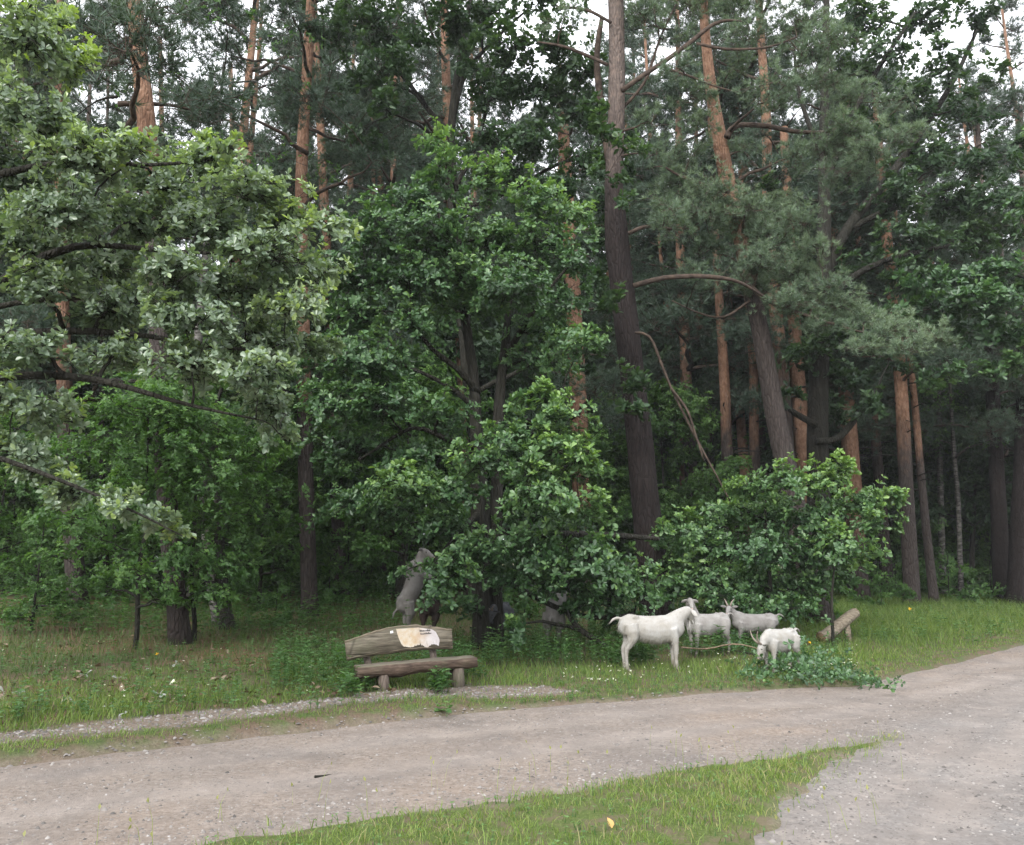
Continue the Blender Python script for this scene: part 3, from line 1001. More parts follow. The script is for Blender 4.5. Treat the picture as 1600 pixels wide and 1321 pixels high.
FO_M = [(1350, 30, 60, 50), (1325, 110, 50, 45, .9), (1400, 80, 55, 50, .8), (1450, 30, 60, 45, .8), (1530, 30, 55, 45, .5), (1480, 100, 55, 50, .7), (1420, 165, 55, 45, .9), (1500, 175, 60, 45, .6), (1560, 130, 45, 45, .35), (1345, 190, 45, 40, .8), (1450, 245, 60, 40, .9), (1530, 250, 60, 40, .8), (1590, 230, 40, 40, .6),
        (1400, 300, 60, 40), (1480, 320, 65, 40), (1560, 310, 60, 40, .9), (1330, 270, 45, 40, .8), (1420, 370, 60, 38), (1500, 380, 60, 36), (1580, 370, 50, 36), (1350, 420, 45, 35, .8), (1430, 440, 60, 34), (1255, 480, 50, 36, .8), (1310, 530, 50, 36, .9), (1255, 560, 45, 34, .9), (1320, 590, 45, 30, .9), (1230, 610, 40, 26, .8), (1360, 640, 45, 30, .7), (1300, 650, 40, 26, .7),
        (1600, 450, 60, 40), (1390, 560, 50, 30, .6), (1210, 300, 40, 34, .5), (1230, 390, 40, 34, .6)]
build_tree('oak_tree', 'dark forked oak with thick limb rising to the right behind the pines', 'tree', f, [(s, r)], px_masses(FO_M, 24.8, rng, 1.2, .8),
           leaf='tiny', lsize=.19, per=9, mat='oak_dark', dens=72, limbs=FO_L, seed=25, limb_r=.06, tone_add=.06, twig_r=.01)

# --- deep green bough-layered oak at the right edge
s, r, f = px_trunk([(1640, 200, 12), (1645, 420, 22), (1650, 650, 28), (1655, 900, 34)], 21)
RO_M = [(1450, 445, 50, 24, 1, .0), (1510, 430, 55, 26), (1570, 425, 50, 26), (1430, 480, 55, 26), (1500, 475, 60, 28), (1570, 470, 60, 28), (1470, 515, 50, 22, .9), (1540, 520, 55, 24), (1600, 520, 50, 28), (1590, 570, 50, 26, .8), (1540, 590, 50, 22, .5), (1640, 330, 60, 60), (1700, 450, 80, 60), (1700, 250, 90, 80), (1480, 580, 50, 22, .5, .2), (1440, 600, 45, 20, .5, .35)]
build_tree('oak_tree', 'deep green oak with layered boughs entering from the right edge', 'tree', f, [(s, r)], px_masses(RO_M, 20.5, rng, .7, .8),
           leaf='obovate', lsize=.16, per=7, mat='oak_mid', dens=105, seed=26, limb_r=.05, tone_add=-.12)

# --- big dark-footed pine
s, r, f = px_trunk([(955, -120, 24), (962, 0, 26), (964, 110, 27), (963, 200, 27), (957, 290, 30), (963, 380, 38), (974, 480, 39), (986, 570, 38), (1000, 700, 41), (1014, 850, 44), (1024, 960, 50)], 17.2)
BP_L = [px_path([(972, 142, 9), (1005, 118, 9), (1045, 92, 8), (1085, 62, 8), (1112, 38, 7), (1135, 30, 5), (1160, 34, 3)], 16.8), px_path([(1088, 68, 5), (1130, 78, 5), (1200, 76, 4), (1245, 58, 3)], 16.8),
        px_path([(1035, 105, 4), (1080, 120, 4), (1120, 137, 3), (1160, 146, 2)], 16.8), px_path([(990, 447, 9), (1035, 433, 8), (1100, 431, 8), (1150, 437, 6), (1180, 455, 4, .6), (1200, 468, 3, 1.4)], 16.9),
        px_path([(950, 102, 6), (920, 88, 6), (880, 72, 5), (840, 66, 3)], 17), px_path([(955, 36, 5), (920, 15, 5), (870, 10, 3)], 17), px_path([(982, 365, 7), (1010, 352, 6), (1050, 358, 4)], 16.9),
        px_path([(992, 520, 5), (1015, 518, 4.5), (1030, 560, 4.5), (1050, 610, 4), (1070, 650, 4), (1090, 690, 4), (1115, 735, 3), (1142, 785, 2)], 16.6), px_path([(1048, 606, 4), (1075, 640, 4), (1090, 690, 3), (1100, 720, 2)], 16.5), px_path([(972, 170, 6), (1010, 130, 5), (1030, 60, 4), (1060, 0, 3)], 17.3),
        px_path([(940, 30, 8), (930, 90, 10), (936, 140, 12), (952, 260, 12)][::-1], 17.6)]
BP_M = [(1180, 60, 60, 40, .9), (1240, 40, 60, 45), (1260, 90, 60, 36), (1150, 20, 60, 36, .7), (1210, 130, 55, 30, .7), (1080, 10, 60, 40, .8), (1020, 20, 50, 40, .7), (1060, 100, 45, 30, .6), (1080, 150, 55, 30, .6), (1020, 190, 45, 35, .55), (1010, 240, 36, 28, .5), (1040, 60, 36, 26, .5), (1310, 60, 45, 40, .8), (1290, 130, 55, 30, .8), (880, 30, 60, 30, .5), (1200, -30, 90, 50), (1000, -50, 90, 50), (1040, 330, 40, 26, .7), (1060, 360, 50, 30, .6)]
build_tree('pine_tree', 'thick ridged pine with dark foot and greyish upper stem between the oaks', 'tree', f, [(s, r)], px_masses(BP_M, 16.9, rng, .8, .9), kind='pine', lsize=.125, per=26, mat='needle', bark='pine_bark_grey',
           dens=210, limbs=BP_L, seed=31, zlo=-.25, limb_r=.03, limb_lift=.05, maxlimb=20, twig_r=.006)

# --- leaning pine with the pale needle clouds
s, r, f = px_trunk([(1090, -120, 10), (1098, 0, 14), (1105, 100, 18), (1124, 220, 24), (1138, 290, 26), (1158, 370, 26), (1176, 460, 26), (1192, 540, 28), (1210, 640, 31), (1226, 720, 33), (1252, 840, 35), (1275, 940, 38)], 19.5)
LP_L = [px_path([(1136, 215, 12), (1140, 200, 10), (1155, 194, 9), (1200, 197, 9), (1240, 206, 8), (1280, 208, 6), (1310, 202, 4)], 19.2), px_path([(1165, 440, 8), (1195, 470, 8), (1250, 490, 6), (1310, 510, 5), (1350, 520, 3)], 18.6),
        px_path([(1140, 300, 8), (1100, 290, 7), (1060, 275, 5), (1040, 262, 3)], 18.8), px_path([(1172, 470, 4), (1130, 500, 4), (1090, 490, 3), (1050, 470, 2)], 19)]
LP_M = [(1060, 290, 50, 28), (1040, 325, 40, 28, .9), (1115, 300, 55, 26), (1100, 340, 60, 26), (1165, 325, 55, 26, 1, .1), (1215, 325, 50, 26, 1, .15), (1250, 345, 45, 26, 1, .1), (1160, 365, 60, 26, 1, .1), (1215, 375, 60, 26, 1, .1), (1275, 385, 40, 22, .9, .1), (1110, 385, 45, 22, .8), (1190, 410, 60, 22), (1240, 430, 60, 22, 1, .15), (1180, 445, 45, 20, .8), (1290, 445, 50, 22, 1, .1),
        (1240, 475, 60, 22, 1, .05), (1310, 475, 55, 20, 1, .15), (1345, 500, 50, 20, 1, .15), (1290, 510, 50, 18, .9), (1370, 525, 45, 20, 1, .1), (1420, 515, 45, 20, 1, .2), (1465, 525, 38, 16, .9, .2), (1420, 545, 45, 18, .9, .1), (1340, 545, 40, 18, .8), (1330, 205, 55, 24, .9, .05), (1290, 235, 55, 26, .9), (1360, 240, 50, 24, .9), (1410, 215, 50, 24, .8, .05), (1310, 270, 50, 20, .7), (1240, 245, 40, 18, .6), (1170, 230, 40, 22, .45), (1080, 240, 40, 25, .5),
        (1100, 430, 45, 20, .5), (1200, 160, 50, 26, .5), (1090, 200, 45, 26, .4), (1250, 120, 50, 30, .8), (1050, 250, 40, 22, .7), (1140, 110, 45, 30, .4), (1330, 150, 50, 26, .8), (1400, 160, 45, 26, .5), (1130, -40, 100, 60)]
build_tree('pine_tree', 'leaning pine with pale grey green needle clouds beside the young oak thicket', 'tree', f, [(s, r)], px_masses(LP_M, 18.8, rng, .9, .9), kind='pine', lsize=.125, per=26, mat='needle', bark='pine_bark_high',
           dens=290, limbs=LP_L, seed=32, zlo=-.35, limb_r=.03, limb_lift=.04, maxlimb=20, twig_r=.006, tone_add=.06)

#=== forest kit: shared crowns
def variant_pine(seed, n=26, h0=8.5, h1=19.5, spread=2.3, mat='needle_dark'):
    """meshes of a pine crown: limbs mesh, needles mesh (origin at the foot, stem along z)"""
    rng = np.random.default_rng(seed)
    root = bpy.data.objects.new('tmp', None)
    ms = []
    for i in range(n):
        z = h0 + (h1 - h0) * (i + rng.random()) / n
        k = (z - h0) / (h1 - h0)
        rr = spread * (.55 + .6 * math.sin(math.pi * min(1, .25 + k * .8))) * rng.uniform(.45, 1.1)
        a = rng.uniform(0, 6.28)
        sc = rng.uniform(.7, 1.25) * (1.1 - .35 * k)
        ms.append((np.array([math.cos(a) * rr, math.sin(a) * rr, z]), (sc, sc, sc * .5), 1, rng.normal(0, .08)))
    ms.append((np.array([0, 0, h1 + .2]), (.8, .8, .6)))
    zz = np.linspace(0, h1, 12)
    px = np.cumsum(rng.normal(0, .05, 12)); py = np.cumsum(rng.normal(0, .05, 12)); px -= px[0]; py -= py[0]
    st_ = (np.stack([px, py, zz], 1), np.interp(zz, [0, .4, h1], [.24, .20, .04]))
    # bare dead stubs below the crown
    stubs = []
    for i in range(9):
        z = rng.uniform(4, h0 + 1); a = rng.uniform(0, 6.28); l = rng.uniform(.4, 1.5)
        stubs.append((np.array([[0, 0, z], [math.cos(a) * l * .5, math.sin(a) * l * .5, z + .1], [math.cos(a) * l, math.sin(a) * l, z + rng.uniform(-.2, .3)]]), np.array([.03, .02, .008])))
    r = build_tree('tmp', '', '', np.zeros(3), [st_], ms, kind='pine', lsize=.19, per=20, mat=mat, bark='pine_bark', dens=85, seed=seed, zlo=-.3, limb_r=9, limb_lift=.06, root=root, twig_r=.008, limbs=())
    d = {}
    for o in list(bpy.data.objects):
        if o.parent == root:
            d[o.name.split('.')[0]] = o.data
            bpy.data.objects.remove(o)
    V, T = join([tube(resample(p, q, 5)[0], resample(p, q, 5)[1], 4) for p, q in stubs])
    d['stubs'] = tri_mesh('dead_branch', V, T, M['oak_bark'])
    bpy.data.objects.remove(root)
    return d


def variant_broad(seed, h, rx, n, lsize, mat='shrub', dens=22, z0=.15, leaf='ovate', per=8, r0=.05, bark='oak_bark'):
    rng = np.random.default_rng(seed)
    root = bpy.data.objects.new('tmp', None)
    ms = []
    for i in range(n):
        k = rng.random()
        z = h * (z0 + (1 - z0) * k)
        rr = rx * (math.sin(math.pi * min(1, .18 + .8 * k)) ** .7) * math.sqrt(rng.random())
        a = rng.uniform(0, 6.28)
        sc = rx * rng.uniform(.28, .5)
        ms.append((np.array([math.cos(a) * rr, math.sin(a) * rr, z]), (sc, sc, sc * rng.uniform(.28, .45)), 1, rng.normal(0, .1) + .25 * (k - .5)))
    zz = np.linspace(-.2, h * .92, 9)
    px = np.cumsum(rng.normal(0, .03 * h / 4, 9)); py = np.cumsum(rng.normal(0, .03 * h / 4, 9)); px -= px[0]; py -= py[0]
    st_ = (np.stack([px, py, zz], 1), np.linspace(r0, .012, 9))
    build_tree('tmp', '', '', np.zeros(3), [st_], ms, leaf=leaf, lsize=lsize, per=per, mat=mat, bark=bark, dens=dens, seed=seed, zlo=-.3, limb_r=9, root=root, twig_r=.005, tmin=60, tmax=95)
    d = {}
    for o in list(bpy.data.objects):
        if o.parent == root:
            d[o.name.split('.')[0]] = o.data
            bpy.data.objects.remove(o)
    bpy.data.objects.remove(root)
    return d


PINE = [variant_pine(101 + i, n=[32, 28, 36][i], h0=[7.0, 8.5, 5.5][i], h1=[19, 21, 18][i], spread=[2.3, 2.0, 2.6][i]) for i in range(3)]
BROAD = [variant_broad(201, 3.4, 1.5, 26, .082, dens=95, z0=.12, leaf='tiny'), variant_broad(202, 5.2, 1.9, 40, .088, dens=85, z0=.16, leaf='tiny'), variant_broad(203, 7.5, 2.3, 60, .115, dens=56, z0=.25, r0=.08, leaf='tiny'),
         variant_broad(204, 1.5, 1.0, 14, .085, dens=120, z0=.1, r0=.02, leaf='obovate'), variant_broad(205, 11.5, 2.8, 80, .18, 'oak_dark', dens=36, z0=.3, leaf='tiny', r0=.13)]


def place_variant(name, label, cat, d, p, scale, rot, group, bark=None, skip=(), sz=None):
    root = empty(name, p, label, cat, group)
    root.rotation_euler = (0, 0, rot)
    for k, me in d.items():
        if k in skip:
            continue
        o = obj({'stubs': 'dead_branches'}.get(k, k), me, root)
        if k in ('stubs', 'twigs'): o['kind'] = 'stuff'
        o.scale = (scale, scale, sz or scale)
    return root


# --- pines whose stems the photo shows; crowns are shared
def shown_pine(label, pts, Y, bark, var, crown=True, cat='tree', crown_s=1.0, drop=0.0):
    s, r, f = px_trunk(pts, Y)
    # carry the stem on up to the crown top
    d = s[-1] - s[-2]; d = d / max(.05, d[2])
    d[:2] = np.clip(d[:2], -.06, .06)
    top = s[-1].copy(); zt = 19 * crown_s
    if top[2] < zt - 1:
        s = np.vstack([s, top + d * (zt - top[2])]); r = np.r_[r, max(.03, r[-1] * .35)]
    rootp = f
    root = empty('pine_tree', rootp, label, cat, None)
    P, R = resample(s, r, 26)
    V, T = tube(P - rootp, R, 12, .035, var + 7)
    obj('trunk', tri_mesh('trunk', V, T, M[bark], smooth=True), root)
    if crown:
        # hang the shared crown on this stem: offset to where the stem passes its middle
        zc = 13.0 * crown_s
        k = np.interp(zc, P[:, 2] - rootp[2], np.arange(len(P)))
        q = np.array([np.interp(k, np.arange(len(P)), P[:, i]) for i in range(3)]) - rootp
        for nm in ('twigs', 'crown', 'stubs'):
            o = obj({'stubs': 'dead_branches'}.get(nm, nm), PINE[var % 3][nm], root)
            if nm != 'crown': o['kind'] = 'stuff'
            o.location = (q[0], q[1], -drop)
            o.scale = (crown_s,) * 3
            o.rotation_euler = (0, 0, var * 1.7)
    return root


SP = [
    ('slim orange pine standing behind the pale oak boughs near the left edge', [(90, 0, 13), (93, 180, 15), (96, 400, 18), (100, 600, 23), (108, 800, 26), (118, 1000, 29)], 20.5, 'pine_bark', 0),
    ('stout orange pine with black lower trunk rising through the pale oak boughs', [(205, -60, 24), (208, 0, 26), (218, 110, 29), (232, 210, 31), (243, 430, 29), (256, 740, 30), (270, 900, 31), (281, 1010, 31)], 14.2, 'pine_bark_high', 1),
    ('slender pine with pinkish upper stem just right of the pale oak boughs', [(490, -60, 15), (487, 0, 17), (478, 140, 18), (470, 280, 20), (472, 450, 22), (478, 740, 24), (484, 980, 26)], 19.5, 'pine_bark', 2),
    ('thin pine directly behind the slender pink stemmed pine, crooked dark foot', [(490, 0, 12), (498, 150, 13), (506, 300, 15), (515, 480, 17), (524, 720, 19), (533, 950, 22)], 23.5, 'pine_bark', 3),
    ('pale stemmed pine standing beside the fork of the tall dark oak', [(694, 0, 14), (697, 120, 15), (704, 300, 17), (722, 520, 22), (728, 640, 23), (742, 940, 26)], 23, 'pine_bark_low', 4),
    ('thick orange pine seen between the bushy oak and the dark footed pine', [(880, 200, 18), (888, 330, 21), (896, 470, 25), (904, 640, 27), (915, 940, 30)], 27, 'pine_bark_low', 5),
    ('orange pine hard against the left of the forked oak trunk', [(1225, 200, 14), (1235, 400, 18), (1247, 600, 23), (1256, 720, 25), (1270, 940, 28)], 28.5, 'pine_bark_low', 6),
    ('twin orange pine, stouter stem right of the forked oak', [(1290, 200, 13), (1308, 420, 17), (1322, 600, 20), (1330, 700, 22), (1345, 930, 25)], 29, 'pine_bark_low', 7),
    ('twin orange pine, thinner stem close behind the stouter one', [(1296, 200, 8), (1306, 420, 10), (1315, 600, 12), (1322, 700, 13), (1334, 930, 15)], 30.5, 'pine_bark_low', 8),
    ('straight pine with orange top and dark foot at the edge of the meadow', [(1372, 220, 14), (1384, 350, 16), (1396, 470, 18), (1408, 590, 20), (1414, 720, 21), (1425, 920, 24)], 27.5, 'pine_bark', 9),
    ('thin leaning pine close right of the meadow edge pine', [(1408, 420, 7), (1420, 540, 9), (1432, 660, 11), (1443, 790, 12), (1456, 910, 14)], 28.5, 'pine_bark', 10),
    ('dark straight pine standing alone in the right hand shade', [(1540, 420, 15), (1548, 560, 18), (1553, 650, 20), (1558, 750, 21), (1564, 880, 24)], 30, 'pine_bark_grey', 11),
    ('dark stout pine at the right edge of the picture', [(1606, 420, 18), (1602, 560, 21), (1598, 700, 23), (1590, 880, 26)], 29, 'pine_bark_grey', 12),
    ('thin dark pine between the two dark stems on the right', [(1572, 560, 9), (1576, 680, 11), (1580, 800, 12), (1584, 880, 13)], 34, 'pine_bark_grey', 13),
    ('thin orange pine far behind the hanging dead branch', [(1080, 330, 7), (1090, 520, 10), (1094, 650, 11), (1104, 930, 13)], 38, 'pine_bark_low', 14),
    ('orange pine far behind, between the dead branch and the leaning pine', [(1128, 380, 10), (1142, 500, 12), (1154, 620, 15), (1164, 740, 16), (1175, 930, 18)], 34, 'pine_bark_low', 15),
    ('narrow pale pine far behind, just right of the dark footed pine', [(1038, 460, 8), (1050, 560, 10), (1062, 640, 12), (1078, 930, 14)], 36, 'pine_bark_low', 16),
    ('second narrow pale pine far behind, close to the dark footed pine', [(1060, 470, 6), (1066, 560, 8), (1070, 650, 9), (1078, 800, 10)], 40, 'pine_bark_low', 17),
    ('thin orange stem far behind at the left edge', [(32, 400, 9), (36, 560, 11), (40, 700, 12), (46, 960, 14)], 31, 'pine_bark_low', 18),
    ('brown pine foot standing close behind the slim orange pine on the left', [(128, 600, 16), (134, 820, 18), (140, 965, 20)], 27, 'pine_bark_grey', 19),
    ('thin dark stem midway between the slim pine and the black trunk', [(158, 620, 8), (161, 820, 9), (165, 990, 10)], 21.5, 'pine_bark_grey', 20),
    ('thin pine far back left of the tall oak crown', [(360, 100, 7), (366, 300, 9), (376, 600, 12), (390, 930, 14)], 37, 'pine_bark_low', 21),
    ('slim grey pine far back above the pale oak crown', [(250, 60, 7), (254, 250, 8), (262, 600, 12), (272, 930, 14)], 39, 'pine_bark_low', 22),
    ('far thin pine seen over the top of the bushy oak', [(590, 60, 8), (594, 250, 10), (602, 600, 13), (612, 930, 15)], 36, 'pine_bark_low', 23),
    ('faint pine stem far back beside the leaning pine top', [(1058, 0, 6), (1062, 150, 7), (1070, 400, 9), (1084, 930, 13)], 45, 'pine_bark_low', 24),
]
for lb, pts, Y, bk, v in SP:
    shown_pine(lb, pts, Y, bk, v, crown_s=.9 + .2 * ((v * 37) % 10) / 10)

# birches
def birch(label, pts, Y, seed):
    s, r, f = px_trunk(pts, Y)
    ms = []
    rg = np.random.default_rng(seed)
    for i in range(16):
        z = rg.uniform(6, 13)
        ms.append((np.array([f[0] + rg.normal(0, .9), f[1] + rg.normal(0, .9), z]), (.8, .8, .5)))
    top = s[-1]
    if top[2] < 12:
        s = np.vstack([s, [top[0] + .2, top[1], 12.5]]); r = np.r_[r, .03]
    build_tree('birch_tree', label, 'tree', f, [(s, r)], ms, leaf='tiny', lsize=.08, per=7, mat='shrub', bark='birch_bark', dens=30, seed=seed, limb_r=9)


birch('birch with peeling black and white bark right of the black trunk', [(306, 560, 15), (316, 700, 18), (326, 850, 20), (338, 960, 22), (345, 1002, 24)], 16.8, 301)
birch('thin pale birch stem in the shade on the right', [(1466, 560, 7), (1468, 700, 8), (1472, 880, 10)], 33, 302)
birch('small white birch stem at the edge of the right hand meadow', [(1490, 700, 6), (1497, 780, 7), (1500, 870, 8)], 31, 303)

# dark oak foot right of the birch, and slim saplings
s, r, f = px_trunk([(335, 640, 14), (340, 850, 18), (350, 960, 22), (356, 1000, 26)], 16.2)
build_tree('oak_tree', 'mossy dark trunk leaning against the birch on the left', 'tree', f, [(s, r)], [(at(330 + k * 25, 640 - k * 40, 16.2 + (k % 2)), (1.0, .9, .5)) for k in range(-3, 4)], lsize=.12, dens=36, mat='oak_dark', seed=41)

#=== PART3
# ------------------------------------------------------------------ the wood behind
rng = np.random.default_rng(77)
placed = []


def free(x, y, dmin):
    return all((x - a) ** 2 + (y - b) ** 2 > dmin * dmin for a, b in placed)


def fill(nwant, Yr, pxr, dmin, fn, smin=3.5):
    k = 0
    for _ in range(nwant * 40):
        if k >= nwant:
            break
        Yv = Yr[0] + (Yr[1] - Yr[0]) * rng.random() ** .8
        px = rng.uniform(*pxr)
        x = (px - 800) / F * Yv
        if edge_s(x, Yv) < smin or not free(x, Yv, dmin):
            continue
        placed.append((x, Yv))
        fn(np.array([x, Yv, float(gz(x, Yv)) - .03]), k)
        k += 1


def where(p):
    x = 800 + F * p[0] / p[1]
    for lim, s in ((330, 'behind the pale leaved oak'), (560, 'between the pale leaved oak and the bushy oak'), (940, 'behind the bushy oak'), (1130, 'between the dark footed pine and the leaning pine'),
                   (1330, 'behind the young oak thicket'), (1460, 'behind the meadow edge pine')):
        if x < lim:
            return s
    return 'beyond the right end of the meadow'


# shown understorey: young broadleaf trees (pixel of the foot's column, depth, variant, scale)
YG = 'young broadleaf trees under the pines'
SHOWN_Y = [('leafy young tree in front of the black trunk', 228, 13.3, 1, .82), ('thin spreading young tree between the black trunk and the birch', 318, 14.6, 1, .9), ('slim sapling with crooked dark stem at the left edge of the wood', 70, 15.2, 0, .62), ('second slim sapling, close to the left edge', 8, 16.5, 1, .8), ('bright green young tree left of the black trunk', 186, 22.5, 1, 1.0),
           ('bushy young tree directly behind the black trunk', 300, 18.6, 2, .85), ('young tree with drooping sprays right of the birch', 412, 20.5, 1, 1.1), ('low leafy young tree left of the bench back', 452, 23.5, 0, 1.0),
           ('young tree between the two pine feet left of the bench', 566, 25.5, 2, .8), ('dense young tree behind the rearing goat', 640, 19.0, 2, .8)]
for i, (lb, px, Yv, v, sc) in enumerate(SHOWN_Y):
    x = (px - 800) / F * Yv
    placed.append((x, Yv))
    place_variant('young_tree', lb, 'tree', BROAD[v], (x, Yv, float(gz(x, Yv)) - .03), sc, rng.uniform(0, 6.28), None)


def oldpine(p, k):
    place_variant('pine_tree', 'slender far pine ' + where(p), 'tree', PINE[k % 3], p, rng.uniform(1.15, 1.6), rng.uniform(0, 6.28), 'pines far back in the wood')


fill(58, (26, 60), (-150, 1750), 2.3, oldpine, smin=8)


def midoak_near(p, k):
    place_variant('broadleaf_tree', 'dark broadleaf tree ' + where(p), 'tree', BROAD[4], p, rng.uniform(.8, 1.1), rng.uniform(0, 6.28), 'broadleaf trees in the left hand wood')


def midoak_right(p, k):
    place_variant('broadleaf_tree', 'dark broadleaf tree in the wood beyond the meadow', 'tree', BROAD[4], p, rng.uniform(.7, .95), rng.uniform(0, 6.28), 'broadleaf trees beyond the right hand meadow')


def midoak(p, k):
    place_variant('broadleaf_tree', 'dark far broadleaf tree ' + where(p), 'tree', BROAD[4], p, rng.uniform(1.0, 1.6), rng.uniform(0, 6.28), 'broadleaf trees among the far pines')


fill(14, (22, 33), (-150, 700), 2.2, midoak_near, smin=5)
fill(8, (32, 40), (1380, 1750), 2.2, midoak_right, smin=5)
fill(22, (33, 56), (-150, 1750), 3.0, midoak, smin=10)

def young(label, vs, sr, grp):
    def fn(p, k):
        v = vs[k % len(vs)]
        place_variant('young_tree', label + ' ' + where(p), 'tree', BROAD[v], p, rng.uniform(*sr), rng.uniform(0, 6.28), grp, sz=None)
    return fn


fill(26, (22, 34), (-60, 620), 1.5, young('leafy young tree', [0, 1, 2, 1, 2], (.8, 1.25), 'young trees in the left hand wood'))
fill(16, (26, 40), (620, 1340), 2.2, young('shaded young tree', [0, 1, 1, 2], (.8, 1.1), 'young trees in the shade behind the trunks'), smin=5)
fill(22, (31, 50), (1330, 1680), 2.0, young('dark leafy young tree', [1, 2, 0, 2], (.9, 1.4), 'young trees beyond the right hand meadow'), smin=8)
fill(30, (34, 62), (-150, 1700), 2.6, young('far back young tree', [2, 1, 2], (.9, 1.4), 'young trees far back in the wood'), smin=10)


def lowbush(p, k):
    place_variant('bush', 'low shaded bush ' + where(p), 'bush', BROAD[3], p, rng.uniform(.7, 1.25), rng.uniform(0, 6.28), 'low bushes in the left hand wood')


fill(26, (21.5, 30), (-40, 720), .9, lowbush, smin=5.5)
def rightbush(p, k):
    place_variant('bush', 'leafy green bush in the shade ' + where(p), 'bush', BROAD[[3, 0][k % 2]], p, rng.uniform(1.0, 1.6) if k % 2 == 0 else rng.uniform(.7, 1.0), rng.uniform(0, 6.28), 'bushes in the shade beyond the meadow')


fill(20, (30, 42), (1340, 1700), 1.1, rightbush, smin=8)
fill(9, (30, 46), (880, 1200), 1.6, oldpine, smin=8)
fill(6, (33, 48), (1420, 1640), 1.6, oldpine, smin=8)
fill(6, (30, 44), (480, 760), 1.6, oldpine, smin=8)
# low bushes along the edge of the wood
BUSH = [('dark green bush behind the leaning pine foot', 1120, 19.0, 1.0), ('leafy bush at the foot of the leaning pine', 1250, 20.0, 1.1), ('bush at the wood edge right of the fallen log', 1365, 25.5, .8), ('wide low bush at the meadow edge pine foot', 1390, 29.5, 1.0),
        ('low bush between the meadow edge pine and the shade', 1470, 29.5, 1.2), ('low bush at the far end of the meadow', 1535, 30.5, 1.1), ('low bush at the right end of the meadow', 1600, 31, 1.2), ('dark bush behind the facing horned goat', 1190, 18.4, .9),
        ('low shaded bush behind the dark goats', 820, 18.5, .9), ('low shaded bush left of the bench', 440, 17.5, .6)]
for lb, px, Yv, sc in BUSH:
    x = (px - 800) / F * Yv
    place_variant('bush', lb, 'bush', BROAD[3], (x, Yv, float(gz(x, Yv)) - .03), sc, rng.uniform(0, 6.28), None)

# the far wood reads as one mass
n = 46000
r2 = np.random.default_rng(5)
Yv = r2.uniform(62, 88, n); X = r2.uniform(-.75, .75, n) * Yv
Zt = 6.5 + 2.5 * noise2(X * .12, Yv * .12, 3)
Z = gz(X, Yv) + Zt * r2.random(n) ** .9
P = np.stack([X, Yv, Z], 1)
D = nrm(r2.normal(0, 1, (n, 3))); Nn = nrm(np.cross(D, r2.normal(0, 1, (n, 3))))
V, T, k = place(TPL['tiny'], P, D, Nn, r2.uniform(.35, .7, n))
tag(obj('far_wood', tri_mesh('far_wood', V, T, M['oak_dark'], np.repeat(np.clip(r2.normal(.45, .2, n), 0, 1), k))), kind='stuff')

# ------------------------------------------------------------------ grasses and ground cover
def blades(X, Y, Z, h, wd, seed, lean=.45):
    r = np.random.default_rng(seed)
    n = len(X)
    a = r.uniform(0, 6.28, n); b = r.uniform(0, 6.28, n)
    ln = np.abs(r.normal(lean, .25, n)) * h
    sx, sy = np.cos(a) * wd * .5, np.sin(a) * wd * .5
    lx, ly = np.cos(b) * ln, np.sin(b) * ln
    base = np.stack([X, Y, Z], 1)
    z = np.zeros(n)
    v0 = base + np.stack([-sx, -sy, z], 1); v1 = base + np.stack([sx, sy, z], 1)
    m = base + np.stack([lx * .3, ly * .3, h * .55], 1)
    v2 = m + np.stack([-sx * .8, -sy * .8, z], 1); v3 = m + np.stack([sx * .8, sy * .8, z], 1)
    v4 = base + np.stack([lx, ly, h * .92], 1)
    V = np.stack([v0, v1, v2, v3, v4], 1).reshape(-1, 3)
    T = np.array([[0, 1, 3], [0, 3, 2], [2, 3, 4]])[None] + (np.arange(n) * 5)[:, None, None]
    return V, T.reshape(-1, 3)


def grass(name, X, Y, zf, h, wd, mat, seed, lean=.45, tone=None):
    V, T = blades(X, Y, zf(X, Y) - .01, h, wd, seed, lean)
    r = np.random.default_rng(seed + 1)
    t = np.clip(r.normal(.45, .22, len(X)) + (0 if tone is None else tone), 0, 1)
    return tag(obj(name, tri_mesh(name, V, T, M[mat], np.repeat(t, 5))), kind='stuff')


r = np.random.default_rng(9)
# median strip
n = 190000
X = r.uniform(-4, 6, n); Y = 3.0 + 6.6 * r.random(n)
d = sdf(MED, X, Y)
pt = fbm(X * 1.8, Y * 1.8, 91) * .5 + fbm(X * 6, Y * 6, 92) * .5
ok = (r.random(n) < sst((d + .02 + .38 * pt) / .55) * (.62 + .95 * pt)) & (np.abs(X) < .66 * Y)
X, Y, pt = X[ok], Y[ok], pt[ok]
hh = np.clip(.032 + .022 * pt + .020 * r.normal(0, 1, len(X)) ** 2, .012, .12)
grass('short_grass', X, Y, lambda a, b: np.maximum(med_z(a, b), 0), hh, (.0038 + .003 * r.random(len(X))), 'grass', 12, .65, tone=.2 + .3 * pt)
